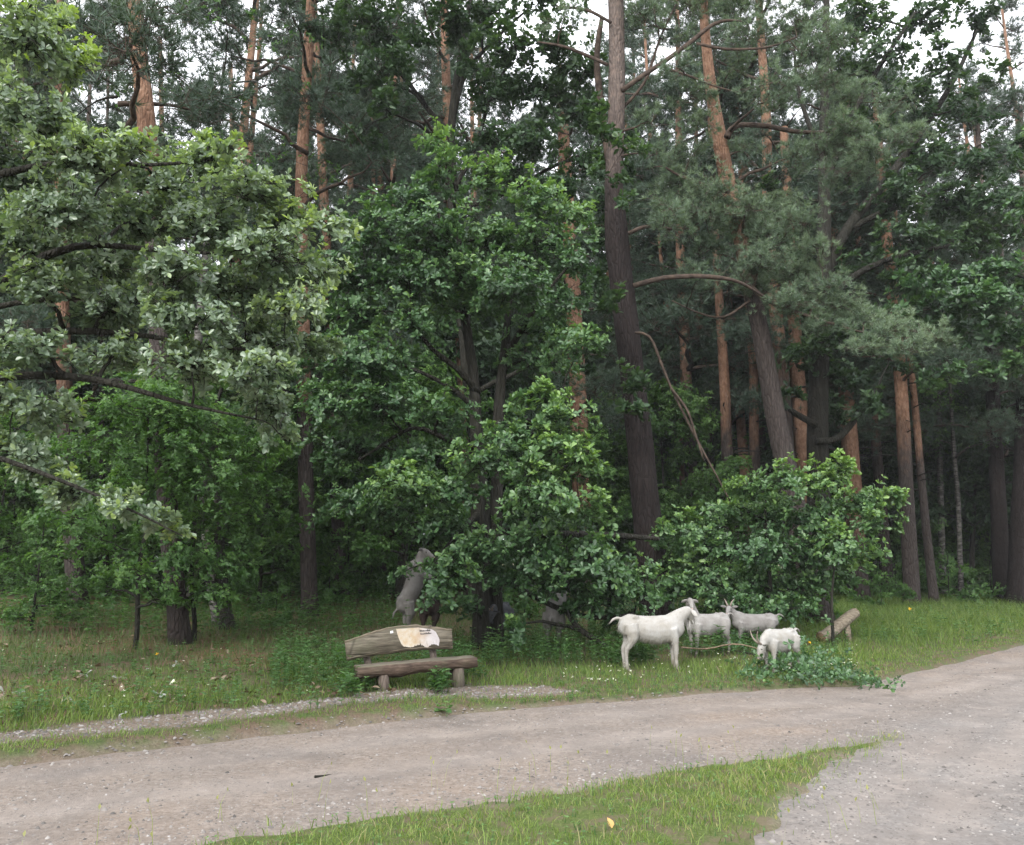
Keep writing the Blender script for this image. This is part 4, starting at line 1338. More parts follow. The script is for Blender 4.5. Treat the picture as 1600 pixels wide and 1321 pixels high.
# thin tall stalks on the median and along the near road side
n = 260
X = r.uniform(-3.6, 3.4, n); Y = r.uniform(3.6, 7.5, n)
ok = (np.abs(sdf(MED, X, Y) + .12) < .35)
X, Y = X[ok], Y[ok]
hh = r.uniform(.12, .30, len(X))
V1, T1 = blades(X, Y, X * 0, hh, np.full(len(X), .0035), 55, .18)
tops = V1.reshape(-1, 5, 3)[:, 4]
D = nrm(np.array([0, 0, 1.]) + r.normal(0, .25, (len(X), 3)))
Nn = nrm(np.cross(D, r.normal(0, 1, D.shape)))
V2, T2, k2 = place(TPL['tiny'], tops - D * .015, D, Nn, np.full(len(X), .035))
V, T = join([(V1, T1), (V2, T2)])
tag(obj('seeding_grass', tri_mesh('seeding_grass', V, T, M['grass'], np.r_[np.full(len(V1), .92), np.full(len(V2), .97)])), kind='stuff')

# verge and meadow
n = 330000
Y = 4 + 32 * r.random(n) ** 1.25
X = r.uniform(-.68, .70, n) * Y
s = edge_s(X, Y)
dm = dirt_mask(X, Y); lm = litter_mask(X, Y)
pt = fbm(X * 1.1, Y * 1.1, 93)
meadow = sst((X - 5) / 3)
pr = sst((s - .02) / .25) * (1 - .93 * dm) * np.where(s > 2.2, (.55 + .45 * meadow) - .30 * lm * (1 - meadow), 1) * (.8 + .35 * pt)
pr *= np.where((s > 4) & (X < 4), .8, 1)
wl = np.maximum(0, 1 - np.maximum(0, s - 13) / 4)
ok = (r.random(n) < pr * wl)
X, Y, s, pt = X[ok], Y[ok], s[ok], pt[ok]
meadow = sst((X - 4.5) / 3.5)
hgt = .05 + .11 * sst((s - .4) / 1.2) * (.65 + .5 * pt) + .13 * meadow * sst((s - .8) / 1.5)
hh = np.clip(hgt * r.uniform(.5, 1.35, len(X)), .03, .42)
wd = np.clip(.0045 + .00035 * Y, .005, .014)
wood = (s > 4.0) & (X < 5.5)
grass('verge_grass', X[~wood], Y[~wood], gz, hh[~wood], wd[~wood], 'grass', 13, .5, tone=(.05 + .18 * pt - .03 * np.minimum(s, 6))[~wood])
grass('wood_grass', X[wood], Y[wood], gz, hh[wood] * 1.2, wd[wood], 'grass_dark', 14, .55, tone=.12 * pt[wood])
# dead straw under the trees behind the bench
n = 5000
X = r.uniform(-10, 2.5, n); Y = r.uniform(11.5, 24, n)
s = edge_s(X, Y)
ok = (s > 2.4) & (r.random(n) < .5 + .5 * fbm(X * .8, Y * .8, 97))
X, Y = X[ok], Y[ok]
grass('dry_grass', X, Y, gz, r.uniform(.08, .28, len(X)), np.full(len(X), .008), 'litter', 15, .8, tone=.05)


def herbs(name, X, Y, zf, h, size, mat, seed, tiers=4, leaf='ovate', tone=0.0):
    """small leafy stalks: tiers of opposite leaves"""
    r = np.random.default_rng(seed)
    n = len(X)
    z = zf(X, Y)
    lean = r.normal(0, .12, (n, 2)) * h[:, None]
    P, D, Nn, S = [], [], [], []
    for t in range(tiers):
        k = (t + 1) / tiers
        a = r.uniform(0, 6.28, n) + t * 1.57
        for q in range(3):
            aa = a + q * 2.094
            p = np.stack([X + lean[:, 0] * k, Y + lean[:, 1] * k, z + h * (.15 + .85 * k)], 1)
            el = r.normal(.25 - .2 * (1 - k), .2, n)
            d = nrm(np.stack([np.cos(aa), np.sin(aa), el], 1))
            nn = np.array([0, 0, 1.]) + r.normal(0, .25, (n, 3))
            nn = nrm(nn - (nn * d).sum(1, keepdims=True) * d)
            P.append(p); D.append(d); Nn.append(nn); S.append(size * (1.1 - .4 * k) * r.uniform(.7, 1.2, n))
    P, D, Nn, S = map(np.concatenate, (P, D, Nn, S))
    V, T, k = place(TPL[leaf], P, D, Nn, S)
    tn = np.repeat(np.clip(r.normal(.45 + tone, .2, len(P)), 0, 1), k)
    a = np.stack([X, Y, z], 1); b = a + np.stack([lean[:, 0], lean[:, 1], h], 1)
    wv = np.array([.004, 0, 0])
    V1 = np.stack([a - wv, a + wv, b], 1).reshape(-1, 3)
    T1 = np.arange(n * 3).reshape(-1, 3)
    V, T = join([(V, T), (V1, T1)])
    return tri_mesh(name, V, T, M[mat], np.r_[tn, np.full(len(V1), .3)])


def region(n, pxs, ys, seed, cond=None, z=.07):
    r = np.random.default_rng(seed)
    px = r.uniform(*pxs, n); py = r.uniform(*ys, n)
    G = np.array([gpt(a, b) for a, b in zip(px, py)])
    X, Y = G[:, 0], G[:, 1]
    if cond is not None:
        k = cond(X, Y); X, Y = X[k], Y[k]
    return X, Y


okv = lambda X, Y: (edge_s(X, Y) > .55) & (dirt_mask(X, Y) < .4)
HB = [('leafy_undergrowth', 420, (770, 1010), (985, 1046), .42, .075, 'herb', .02), ('leafy_undergrowth', 240, (420, 570), (1010, 1085), .34, .07, 'herb', .05), ('leafy_undergrowth', 200, (560, 760), (1010, 1066), .36, .07, 'herb', -.1),
      ('leafy_undergrowth', 260, (0, 560), (1000, 1125), .22, .06, 'herb', .1), ('leafy_undergrowth', 190, (1180, 1330), (960, 1050), .25, .06, 'herb', .05), ('leafy_undergrowth', 240, (1330, 1600), (900, 1010), .35, .08, 'herb', .12),
      ('leafy_undergrowth', 260, (1290, 1600), (880, 912), .7, .12, 'shrub', .1), ('leafy_undergrowth', 620, (0, 640), (925, 1000), .6, .10, 'shrub', -.1), ('leafy_undergrowth', 140, (1000, 1180), (985, 1030), .3, .07, 'herb', 0)]
for i, (nm, n, pxs, ys, h, sz, mt, tn) in enumerate(HB):
    X, Y = region(n, pxs, ys, 500 + i, okv)
    hh = h * np.random.default_rng(i).uniform(.45, 1.15, len(X))
    tag(obj(nm, herbs(nm, X, Y, gz, hh, sz, mt, 600 + i, tone=tn)), kind='stuff')
# clover and plantain leaves low in the short grass
X, Y = region(900, (560, 1330), (1050, 1100), 700, lambda X, Y: (edge_s(X, Y) > .05) & (dirt_mask(X, Y) < .6))
tag(obj('clover', herbs('clover', X, Y, gz, np.full(len(X), .05), .03, 'herb', 701, tiers=2, tone=.25)), kind='stuff')
r = np.random.default_rng(70)
X = r.uniform(-3.5, 5, 1500); Y = r.uniform(4.5, 8, 1500); k = sdf(MED, X, Y) > .08; X, Y = X[k], Y[k]
tag(obj('clover', herbs('clover', X, Y, lambda a, b: np.maximum(med_z(a, b), 0), np.full(len(X), .035), .03, 'herb', 702, tiers=1, tone=.3)), kind='stuff')
# tiny white clover heads
def dots(name, X, Y, zf, h, size, mat, seed, m=5):
    r = np.random.default_rng(seed)
    P = np.stack([X, Y, zf(X, Y) + h], 1)
    A = nrm(np.array([0, 0, 1.]) + r.normal(0, .3, P.shape))
    p, d, nn, s_ = rosettes(r, P, A, m, size, 30, 95)
    V, T, k = place(TPL['tiny'], p, d, nn, s_)
    return tag(obj(name, tri_mesh(name, V, T, M[mat], np.repeat(r.random(len(p)), k))), kind='stuff')


X, Y = region(240, (880, 1340), (1000, 1078), 710, okv)
dots('clover_blossom', X, Y, gz, .09, .02, 'petal', 711)
X, Y = region(30, (0, 520), (1010, 1110), 712, okv)
dots('clover_blossom', X, Y, gz, .10, .018, 'petal', 713)
# fallen dry leaves through the wood floor
X, Y = region(700, (0, 620), (985, 1110), 720, lambda X, Y: (edge_s(X, Y) > 1.0))
r = np.random.default_rng(721)
P = np.stack([X, Y, gz(X, Y) + .02 + .05 * r.random(len(X))], 1)
D = nrm(r.normal(0, 1, P.shape) * np.array([1, 1, .3])); Nn = np.array([0, 0, 1.]) + r.normal(0, .4, P.shape); Nn = nrm(Nn - (Nn * D).sum(1, keepdims=True) * D)
V, T, k = place(TPL['ovate'], P, D, Nn, r.uniform(.05, .11, len(P)))
tag(obj('leaf_litter', tri_mesh('leaf_litter', V, T, M['litter'], np.repeat(np.clip(r.normal(.4, .25, len(P)), 0, .95), k))), kind='stuff')

#=== PART4

# ------------------------------------------------------------------ goats
def coat(name, c0, c1, rough=.85):
    g = N(name)
    v = g.coord()
    n1 = g.noise(g.coord((1, 1, .35)), 34, 5, .7); n2 = g.noise(v, 5, 4)
    c = g.mix(g.ramp(n2, [(.35, (0, 0, 0)), (.65, (1, 1, 1))]), c0, c1)
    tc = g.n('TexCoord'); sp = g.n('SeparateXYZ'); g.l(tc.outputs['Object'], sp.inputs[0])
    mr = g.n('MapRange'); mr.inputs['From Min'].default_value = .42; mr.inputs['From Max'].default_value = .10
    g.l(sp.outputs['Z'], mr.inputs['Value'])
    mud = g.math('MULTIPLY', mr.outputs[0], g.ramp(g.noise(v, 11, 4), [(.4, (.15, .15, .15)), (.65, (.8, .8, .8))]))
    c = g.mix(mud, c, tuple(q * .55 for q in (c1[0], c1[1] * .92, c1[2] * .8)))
    return g.bsdf(c, rough, .15, g.bump(n1, .012, .55))


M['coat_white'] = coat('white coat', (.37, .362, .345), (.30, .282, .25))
M['coat_shaded_grey'] = coat('grey coat', (.24, .23, .22), (.18, .168, .158))  # greyer than the white one: shade on goats further back is put in
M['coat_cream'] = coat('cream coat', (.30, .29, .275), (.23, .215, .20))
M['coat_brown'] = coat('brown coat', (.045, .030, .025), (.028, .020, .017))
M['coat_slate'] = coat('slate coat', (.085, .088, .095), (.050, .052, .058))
for k_ in ('white', 'grey', 'cream', 'brown', 'slate'):
    M['fur_' + k_] = None
M['fur_white'] = coat('white fur', (.34, .325, .295), (.25, .23, .195)); M['fur_cream'] = coat('cream fur', (.25, .235, .21), (.18, .168, .15)); M['fur_grey'] = coat('grey fur', (.20, .19, .18), (.14, .13, .12))
M['fur_brown'] = M['coat_brown']; M['fur_slate'] = M['coat_slate']
M['horn'] = N('horn').bsdf((.22, .18, .15), .55, .4)
M['hoof'] = N('hoof').bsdf((.10, .085, .07), .6, .3)
M['eye'] = N('eye').bsdf((.02, .016, .012), .15, .6)
M['ear_in'] = N('inner ear').bsdf((.55, .38, .33), .8, .2)


def rot_y(p, a):
    c, s = math.cos(a), math.sin(a)
    return np.array([p[0] * c - p[2] * s, p[1], p[0] * s + p[2] * c])


def goat(name, label, loc, yaw, mat, scale=1.0, pitch=0.0, neck=((.46, 0, .78), (.57, 0, .88)), head_to=(.8, 0, -.6), horns=.0, beard=.12, front=None, hind=None, group=None, ear=.15, ear_dir=(-.1, 1, -.25), tail_up=.02, belly=1.0):
    """local frame: +x forward, +y left, z up; pitch rears the trunk about the hips"""
    hip = np.array([-.36, 0, .58])

    def tr(p):
        return rot_y(np.asarray(p, float) - hip, pitch) + hip
    parts = []
    tor = [(-.52, .655, .045, .06), (-.47, .645, .105, .125), (-.38, .645, .14, .165), (-.27, .625, .150, .165), (-.12, .588, .168, .192), (.06, .568, .172, .212), (.2, .585, .158, .205), (.32, .612, .128, .182), (.41, .635, .092, .145), (.465, .645, .05, .085)]
    P = np.array([tr((x, 0, z)) for x, z, _, _ in tor])
    R = np.array([(a, b * (belly if 3 < i < 8 else 1)) for i, (_, _, a, b) in enumerate(tor)])
    parts.append(tube(P, R, 16))
    # withers and hip bones
    parts.append(tube(np.array([tr(p) for p in ((.18, 0, .72), (.27, 0, .765), (.36, 0, .74))]), np.array([.05, .06, .05]), 8))
    for sg in (1, -1):
        parts.append(tube(np.array([tr(p) for p in ((-.34, sg * .075, .755), (-.29, sg * .09, .765), (-.24, sg * .08, .74))]), np.array([.035, .04, .03]), 8))
    # neck and head (given in the unpitched frame unless already placed)
    n0 = tr((.30, 0, .66))
    nk = [np.array(q, float) for q in neck]
    NP = np.array([n0, n0 * .45 + nk[0] * .55] + nk)
    parts.append(tube(NP, np.stack([np.linspace(.11, .058, len(NP)), np.linspace(.165, .078, len(NP))], 1), 12))
    hd = np.array(head_to, float); hd /= np.linalg.norm(hd)
    poll = nk[-1]
    up = np.array([0, 0, 1.0]) - hd[2] * hd
    up = up / np.linalg.norm(up) if np.linalg.norm(up) > .05 else np.array([1.0, 0, 0])
    sd_ = np.cross(up, hd)
    HPts = np.array([poll - hd * .05, poll, poll + hd * .07 + up * .012, poll + hd * .14, poll + hd * .20 - up * .008, poll + hd * .245 - up * .014, poll + hd * .262 - up * .018])
    parts.append(tube(HPts, np.array([(.045, .05), (.062, .072), (.064, .074), (.050, .060), (.038, .046), (.032, .037), (.018, .02)]), 12, flat_y=sd_))
    parts.append(tube(np.array([poll + hd * .05 - up * .05, poll + hd * .14 - up * .05, poll + hd * .21 - up * .038]), np.array([.03, .026, .015]), 8))   # jaw
    feet = []
    for sg, kf in ((1, 0), (-1, 1)):
        fl_ = (front[kf] if front else None)
        if fl_ is None:
            q = [(.27, sg * .095, .60, .085), (.30, sg * .10, .47, .064), (.31, sg * .095, .36, .044), (.315, sg * .092, .30, .042), (.312, sg * .09, .17, .027), (.315, sg * .09, .085, .031), (.335, sg * .09, .03, .030), (.345, sg * .09, .0, .034)]
            pts = np.array([a[:3] for a in q]); rad = [a[3] for a in q]
            if pitch:
                pts = np.array([tr(a) for a in pts])
        else:
            pts = np.array([tr((.27, sg * .095, .60))] + [np.array(a, float) for a in fl_]); rad = np.interp(np.linspace(0, 1, len(pts)), [0, .3, .5, .8, 1], [.085, .06, .042, .028, .034])
        parts.append(tube(pts, np.array(rad), 10)); feet.append((pts[-2], pts[-1]))
        hl = (hind[kf] if hind else None)
        if hl is None:
            q = [(-.36, sg * .085, .66, .115), (-.345, sg * .11, .55, .110), (-.34, sg * .112, .46, .086), (-.385, sg * .108, .37, .054), (-.435, sg * .10, .30, .037), (-.435, sg * .098, .23, .030), (-.432, sg * .095, .12, .026), (-.428, sg * .095, .07, .030), (-.418, sg * .095, .025, .030), (-.408, sg * .095, .0, .034)]
            pts = np.array([a[:3] for a in q]); rad = [a[3] for a in q]
        else:
            pts = np.array([(-.36, sg * .085, .62)] + [tuple(a) for a in hl], float); rad = np.interp(np.linspace(0, 1, len(pts)), [0, .2, .45, .6, .85, 1], [.12, .10, .05, .036, .028, .034])
        parts.append(tube(pts, np.array(rad), 10)); feet.append((pts[-2], pts[-1]))
    # tail
    t0 = tr((-.48, 0, .74))
    T_ = np.array([t0, t0 + rot_y(np.array([-.06, 0, .02 + tail_up]), pitch * .5), t0 + rot_y(np.array([-.12, 0, .0 + tail_up]), pitch * .5), t0 + rot_y(np.array([-.18, 0, -.06 + tail_up]), pitch * .5)])
    parts.append(tube(T_, np.stack([[.030, .036, .030, .010], [.020, .022, .020, .008]], 1), 8))
    V, T = join(parts)
    me = tri_mesh('goat_tmp', V, T, M[mat])
    o = bpy.data.objects.new('goat_tmp', me); COL.objects.link(o)
    m = o.modifiers.new('r', 'REMESH'); m.mode = 'VOXEL'; m.voxel_size = .0135 if mat == 'coat_white' else .016
    m2 = o.modifiers.new('s', 'SMOOTH'); m2.factor = .5; m2.iterations = 5
    dg = bpy.context.evaluated_depsgraph_get()
    body = bpy.data.meshes.new_from_object(o.evaluated_get(dg))
    bpy.data.objects.remove(o); bpy.data.meshes.remove(me)
    body.name = 'body'
    body.polygons.foreach_set('use_smooth', np.ones(len(body.polygons), bool))
    body.materials.clear(); body.materials.append(M[mat])
    g = empty(name, loc, label, 'goat', group)
    g.rotation_euler = (0, 0, yaw); g.scale = (scale,) * 3
    obj('body', body, g)
    # coat: short hairs lying back and down over the skin
    rf = np.random.default_rng(int(abs(loc[1]) * 1000))
    nv = len(body.vertices)
    co_ = np.empty(nv * 3, np.float32); body.vertices.foreach_get('co', co_); co_ = co_.reshape(-1, 3).astype(float)
    no_ = np.empty(nv * 3, np.float32); body.vertex_normals.foreach_get('vector', no_); no_ = no_.reshape(-1, 3).astype(float)
    pk = rf.integers(0, nv, 5200)
    hp_, hn_ = co_[pk] + rf.normal(0, .004, (len(pk), 3)), no_[pk]
    lay = np.array([-.55, 0, -.75]); lay = lay - (hn_ @ lay)[:, None] * hn_
    dr_ = nrm(lay + .30 * hn_ + rf.normal(0, .22, hn_.shape))
    under = ((hp_[:, 2] < .48) & (hn_[:, 2] < -.2)) | (np.abs(hn_ @ np.array([1., 0, 0])) > .8)
    ln_ = np.where(under, .050, .026) * rf.uniform(.6, 1.3, len(pk)) * np.where(hp_[:, 2] < .28, .5, 1)
    Vf, Tf, kf_ = place((np.array([(-.09, 0, 0), (.09, 0, 0), (.0, 1, .0)]), np.array([[0, 1, 2]])), hp_ - hn_ * .002, dr_, hn_, ln_)
    obj('fur', tri_mesh('fur', Vf, Tf, M[mat.replace('coat', 'fur')]), g)['kind'] = 'stuff'
    # ears: folded leaf shapes
    for sg in (1, -1):
        e0 = poll + hd * .005 + sd_ * sg * .052 + up * .03
        ed_ = ear_dir
        dv = sd_ * sg * ed_[1] + hd * ed_[0] + up * ed_[2]; dv = dv / np.linalg.norm(dv)
        pts = np.array([e0, e0 + dv * ear * .35, e0 + dv * ear * .7, e0 + dv * ear])
        rr = np.array([(.016, .014), (.034, .010), (.030, .008), (.006, .004)])
        Ve, Te = tube(pts, rr, 8, flat_y=np.cross(dv, sd_ if abs(dv @ hd) > .9 else hd))
        obj('ear', tri_mesh('ear', Ve, Te, M[mat], smooth=True), g)
        ey = poll + hd * .085 + sd_ * sg * .056 + up * .028
        bm = bmesh.new(); bmesh.ops.create_uvsphere(bm, u_segments=8, v_segments=6, radius=.013)
        em = bpy.data.meshes.new('eye'); bm.to_mesh(em); bm.free(); em.materials.append(M['eye'])
        obj('eye', em, g, tuple(ey))
        if horns:
            h0 = poll + hd * .0 + sd_ * sg * .030 + up * .055
            hp = np.array([h0, h0 + up * horns * .45 - hd * horns * .08 + sd_ * sg * .02, h0 + up * horns * .8 - hd * horns * .35 + sd_ * sg * .05, h0 + up * horns * .95 - hd * horns * .72 + sd_ * sg * .09])
            hp, hr = resample(hp, np.array([.022, .018, .012, .004]), 9)
            Vh, Th = tube(hp, hr, 8)
            obj('horn', tri_mesh('horn', Vh, Th, M['horn'], smooth=True), g)
    # nose pad at the tip of the muzzle
    bm = bmesh.new(); bmesh.ops.create_uvsphere(bm, u_segments=8, v_segments=6, radius=.018)
    nm = bpy.data.meshes.new('nose'); bm.to_mesh(nm); bm.free(); nm.materials.append(M['ear_in'])
    no = obj('nose', nm, g, tuple(poll + hd * .256 - up * .012)); no.scale = (1, 1, .7)
    if beard:
        rb = np.random.default_rng(int(abs(loc[0]) * 100))
        tufts = []
        b0 = poll + hd * .15 - up * .06
        for k in range(16):
            p0 = b0 + rb.normal(0, .014, 3)
            p1 = p0 + np.array([0, 0, -beard * rb.uniform(.6, 1)]) + rb.normal(0, .02, 3)
            tufts.append(tube(np.array([p0, (p0 + p1) / 2 + rb.normal(0, .006, 3), p1]), np.array([.011, .009, .002]), 4))
        Vb, Tb = join(tufts)
        obj('beard', tri_mesh('beard', Vb, Tb, M[mat]), g)
    for a, b in feet:
        d = (b - a); d = d / (np.linalg.norm(d) + 1e-9)
        fw = np.array([.02, 0, 0])
        bmv, bmt = tube(np.array([b - d * .035, b - d * .01 + fw * .4, b + d * .012 + fw * .5]), np.array([.033, .038, .040]), 8)
        obj('hoof', tri_mesh('hoof', bmv, bmt, M['hoof'], smooth=True), g)
    return g


def stand(px, py, dz=0.0):
    p = gpt(px, py)
    return (p[0], p[1], p[2] + dz)


gA = at(1022, 1043, 12.7); zA = float(gz(gA[0], gA[1]))
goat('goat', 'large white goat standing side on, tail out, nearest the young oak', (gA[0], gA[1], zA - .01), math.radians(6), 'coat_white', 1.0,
     neck=((.44, .02, .785), (.55, .05, .845)), head_to=(.45, .40, -.62), beard=.20, ear=.17, ear_dir=(.25, .8, -.65), tail_up=-.01)
gB = at(1106, 1012, 14.3); zB = float(gz(gB[0], gB[1]))
goat('goat', 'pale goat with raised head half hidden behind the large white goat', (gB[0], gB[1], zB - .02), math.radians(203), 'coat_cream', .86,
     neck=((.36, .0, .90), (.39, .02, 1.03)), head_to=(.35, .75, -.45), beard=.18, ear=.14, ear_dir=(-.2, .8, -.5))
gC = at(1180, 1012, 15.2); zC = float(gz(gC[0], gC[1]))  # a white goat; the shade it stands in is put into its coat colour
goat('goat', 'white horned goat in shade facing the camera with ears spread, behind the grazing goat', (gC[0], gC[1], zC - .04), math.radians(172), 'coat_shaded_grey', .80,
     neck=((.45, .04, .78), (.53, .09, .90)), head_to=(.35, .85, -.38), horns=.14, beard=.08, ear=.15, ear_dir=(-.1, 1, .12))
gD = at(1220, 1044, 12.6); zD = float(gz(gD[0], gD[1]))
goat('goat', 'small white horned goat grazing on the cut leafy branch', (gD[0], gD[1], zD - .02), math.radians(180 + 36), 'coat_white', .76,
     neck=((.50, .02, .60), (.57, .04, .52)), head_to=(.42, -.12, -.88), horns=.24, beard=.08, ear=.13, ear_dir=(-.35, .8, -.2), belly=1.08)
gE = at(872, 1010, 14.6); zE = float(gz(gE[0], gE[1]))
goat('goat', 'pale goat seen from behind, front end hidden in the low oak leaves', (gE[0], gE[1], zE), math.radians(75), 'coat_shaded_grey', .95, pitch=math.radians(48),
     neck=((.10, 0, 1.22), (.16, 0, 1.34)), head_to=(.6, 0, .3), beard=.08, front=(((.12, .09, 1.02), (.22, .09, 1.10), (.30, .09, .98), (.33, .09, .95)), ((.12, -.09, 1.02), (.22, -.09, 1.06), (.28, -.09, .94), (.30, -.09, .90))))
gF = at(655, 992, 15.9); zF = float(gz(gF[0], gF[1]))  # coat greyed to take in the deep shade here
goat('goat', 'shaded grey goat reared up on its hind legs eating leaves behind the bench', (gF[0] + .12, gF[1], zF), math.radians(20), 'coat_shaded_grey', .98, pitch=math.radians(74), hind=(((-.345, .11, .42), (-.385, .105, .28), (-.37, .10, .12), (-.345, .10, 0)), ((-.325, -.11, .42), (-.365, -.105, .28), (-.345, -.10, .12), (-.32, -.10, 0))),
     neck=((-.13, 0, 1.40), (-.09, .0, 1.57)), head_to=(.78, -.45, -.38), belly=.86, beard=.06, ear=.15, ear_dir=(-.25, .9, .1), tail_up=-.03,
     front=(((.02, .09, 1.10), (.12, .09, 1.15), (.20, .09, 1.08), (.24, .09, 1.05)), ((.0, -.09, 1.08), (.10, -.09, 1.08), (.16, -.09, .98), (.19, -.09, .94))))
gG = at(676, 994, 15.3); zG = float(gz(gG[0], gG[1]))
goat('goat', 'dark brown goat standing close beside the reared shaded grey goat', (gG[0] + .02, gG[1], zG), math.radians(82), 'coat_brown', .95, pitch=math.radians(38),
     neck=((.16, 0, 1.10), (.24, 0, 1.22)), head_to=(.7, 0, -.2), beard=0, ear=.14, front=(((.20, .09, .95), (.30, .09, .98), (.36, .09, .86), (.38, .09, .82)), ((.20, -.09, .95), (.30, -.09, .98), (.36, -.09, .86), (.38, -.09, .82))))
gH = at(780, 1000, 15.2); zH = float(gz(gH[0], gH[1]))
goat('goat', 'slate grey goat with lowered pale nosed head under the bushy oak', (gH[0], gH[1], zH), math.radians(-105), 'coat_slate', .92,
     neck=((.46, .02, .70), (.56, .04, .66)), head_to=(.45, -.3, -.75), beard=.05, horns=.08)

# ------------------------------------------------------------------ bench
def wood_mat(name, c0, c1, c2, sc=(1, 9, 9), rough=.85):
    g = N(name)
    v = g.coord(sc)
    n1 = g.noise(v, 5, 6, .65); n2 = g.noise(g.coord(), 3, 4)
    c = g.ramp(n1, [(.3, c0), (.52, c1), (.75, c2)])
    c = g.mix(g.math('MULTIPLY', g.ramp(n2, [(.5, (0, 0, 0)), (.75, (1, 1, 1))]), .5), c, (.10, .115, .065))
    split = g.vor(g.coord((sc[0] * .8, sc[1] * .5, sc[2] * .5)), 1.2, 'DISTANCE_TO_EDGE')
    c = g.mix(g.ramp(split, [(.0, (.6, .6, .6)), (.022, (0, 0, 0))]), c, tuple(q * .5 for q in c0))
    return g.bsdf(c, rough, .2, g.bump(g.math('ADD', n1, g.math('MULTIPLY', split, 9.0, True)), .010, .7))


M['seat_wood'] = wood_mat('seat log', (.030, .021, .016), (.085, .060, .045), (.165, .125, .098))
M['plank_wood'] = wood_mat('back plank', (.050, .043, .032), (.125, .108, .080), (.215, .188, .145))
M['post_wood'] = wood_mat('post', (.050, .038, .030), (.115, .092, .076), (.190, .160, .135), (9, 9, 1.2))
g = N('peeling poster')
v = g.coord()
tcx = g.n('TexCoord'); spx = g.n('SeparateXYZ'); g.l(tcx.outputs['Object'], spx.inputs[0])
mrx = g.n('MapRange'); mrx.inputs['From Min'].default_value = .0; mrx.inputs['From Max'].default_value = .25
g.l(spx.outputs['X'], mrx.inputs['Value'])
nz = g.noise(v, 9, 5, .6)
c = g.mix(mrx.outputs[0], g.ramp(nz, [(.38, (.40, .29, .17)), (.6, (.46, .41, .33))]), g.ramp(nz, [(.3, (.36, .32, .31)), (.6, (.46, .43, .425))]))
wt = g.noise(g.coord((16, 1, 2.2)), 3, 5, .7)
tear = g.ramp(wt, [(.60, (0, 0, 0)), (.66, (.8, .8, .8))])
c = g.mix(tear, c, (.20, .17, .13))
M['poster'] = g.bsdf(c, .6, .3)
M['ink'] = N('ink').bsdf((.02, .02, .022), .6, .2)
M['sticker'] = N('sticker').bsdf((.62, .62, .60), .5, .3)

bp = flat(652, 1079, .06)
bz = float(gz(bp[0], bp[1]))
bench = empty('bench', (bp[0], bp[1], bz), 'rustic wooden bench of half log and plank with peeling poster on its back', 'bench')
BYAW = math.radians(19)
bench.rotation_euler = (0, 0, BYAW)
rb = np.random.default_rng(4)


def half_log(x0, x1, zt, wy, hz, n=18):
    V = []
    xs_ = np.linspace(x0, x1, n)
    prof = [(-1, 0), (-1.03, -.30), (-.98, -.68), (-.66, -.95), (0, -1.0), (.6, -.9), (.92, -.6), (1.02, -.25), (1, 0), (.5, .0), (0, .0), (-.5, .0)]
    for i, x in enumerate(xs_):
        k = 1 + .05 * math.sin(i * 1.3) + rb.normal(0, .03)
        bulge = 1 + (.10 if abs(x + .28) < .12 else 0)
        for (y, z) in prof:
            V.append((x + rb.normal(0, .004), y * wy * k, zt + z * hz * k * bulge + (.006 * rb.normal() if z < 0 else .003 * rb.normal())))
    m = len(prof)
    Tt = []
    for i in range(n - 1):
        for j in range(m):
            a, b = i * m + j, i * m + (j + 1) % m
            Tt += [(a, b, b + m), (a, b + m, a + m)]
    V += [(x0, 0, zt - hz * .45), (x1, 0, zt - hz * .45)]
    c0, c1 = n * m, n * m + 1
    for j in range(m):
        Tt += [(c0, (j + 1) % m, j), (c1, (n - 1) * m + j, (n - 1) * m + (j + 1) % m)]
    return np.array(V), np.array(Tt)


SW = .76
V, T = half_log(-SW, SW - .04, .315, .165, .145)
V[:, 2] += V[:, 0] * .045
st_o = obj('seat', tri_mesh('seat', V, T, M['seat_wood']), bench)
st_o.data.materials.append(M['plank_wood'])
for f in st_o.data.polygons:
    if f.normal.z > .75: f.material_index = 1
for x in (-.43, .50):
    for y in (-.085, .07):
        V, T = tube(np.array([[x + .02 * (1 if y > 0 else -1), y, -.12], [x, y, .06], [x - .01, y, .20 + x * .045]]), np.array([.078, .072, .068]), 9, .07, int(x * 10 + 20))
        obj('leg', tri_mesh('leg', V, T, M['post_wood']), bench)
# back posts
for (xa, xb) in ((-.50, -.60), (.30, .27)):
    V, T = tube(np.array([[xa, .24, -.05], [xa * .5 + xb * .5, .31, .24], [xb, .372, .47]]), np.array([.050, .046, .044]), 8, .05, 3)
    obj('back_post', tri_mesh('back_post', V, T, M['post_wood']), bench)
# plank: waney outline, extruded
TILTB = math.radians(14)
ux = np.linspace(-.86, .50, 22)
k = (ux + .86) / 1.36
top = .695 + .125 * np.sin(np.pi * np.clip(k, 0, 1) * .93 + .12) ** 1.1 + .035 * k - .03
bot = .475 + .035 * np.sin(np.pi * k) + .028 * k
top += rb.normal(0, .004, 22); bot += rb.normal(0, .004, 22)
top[0] -= .0; ux_t = ux.copy(); ux_b = ux + .022 * (1 - k)


def plank_pt(x, z, y):
    zz = z - .47
    return (x, .20 + y + math.sin(TILTB) * zz, .372 + .055 * (x + .18) + math.cos(TILTB) * zz)


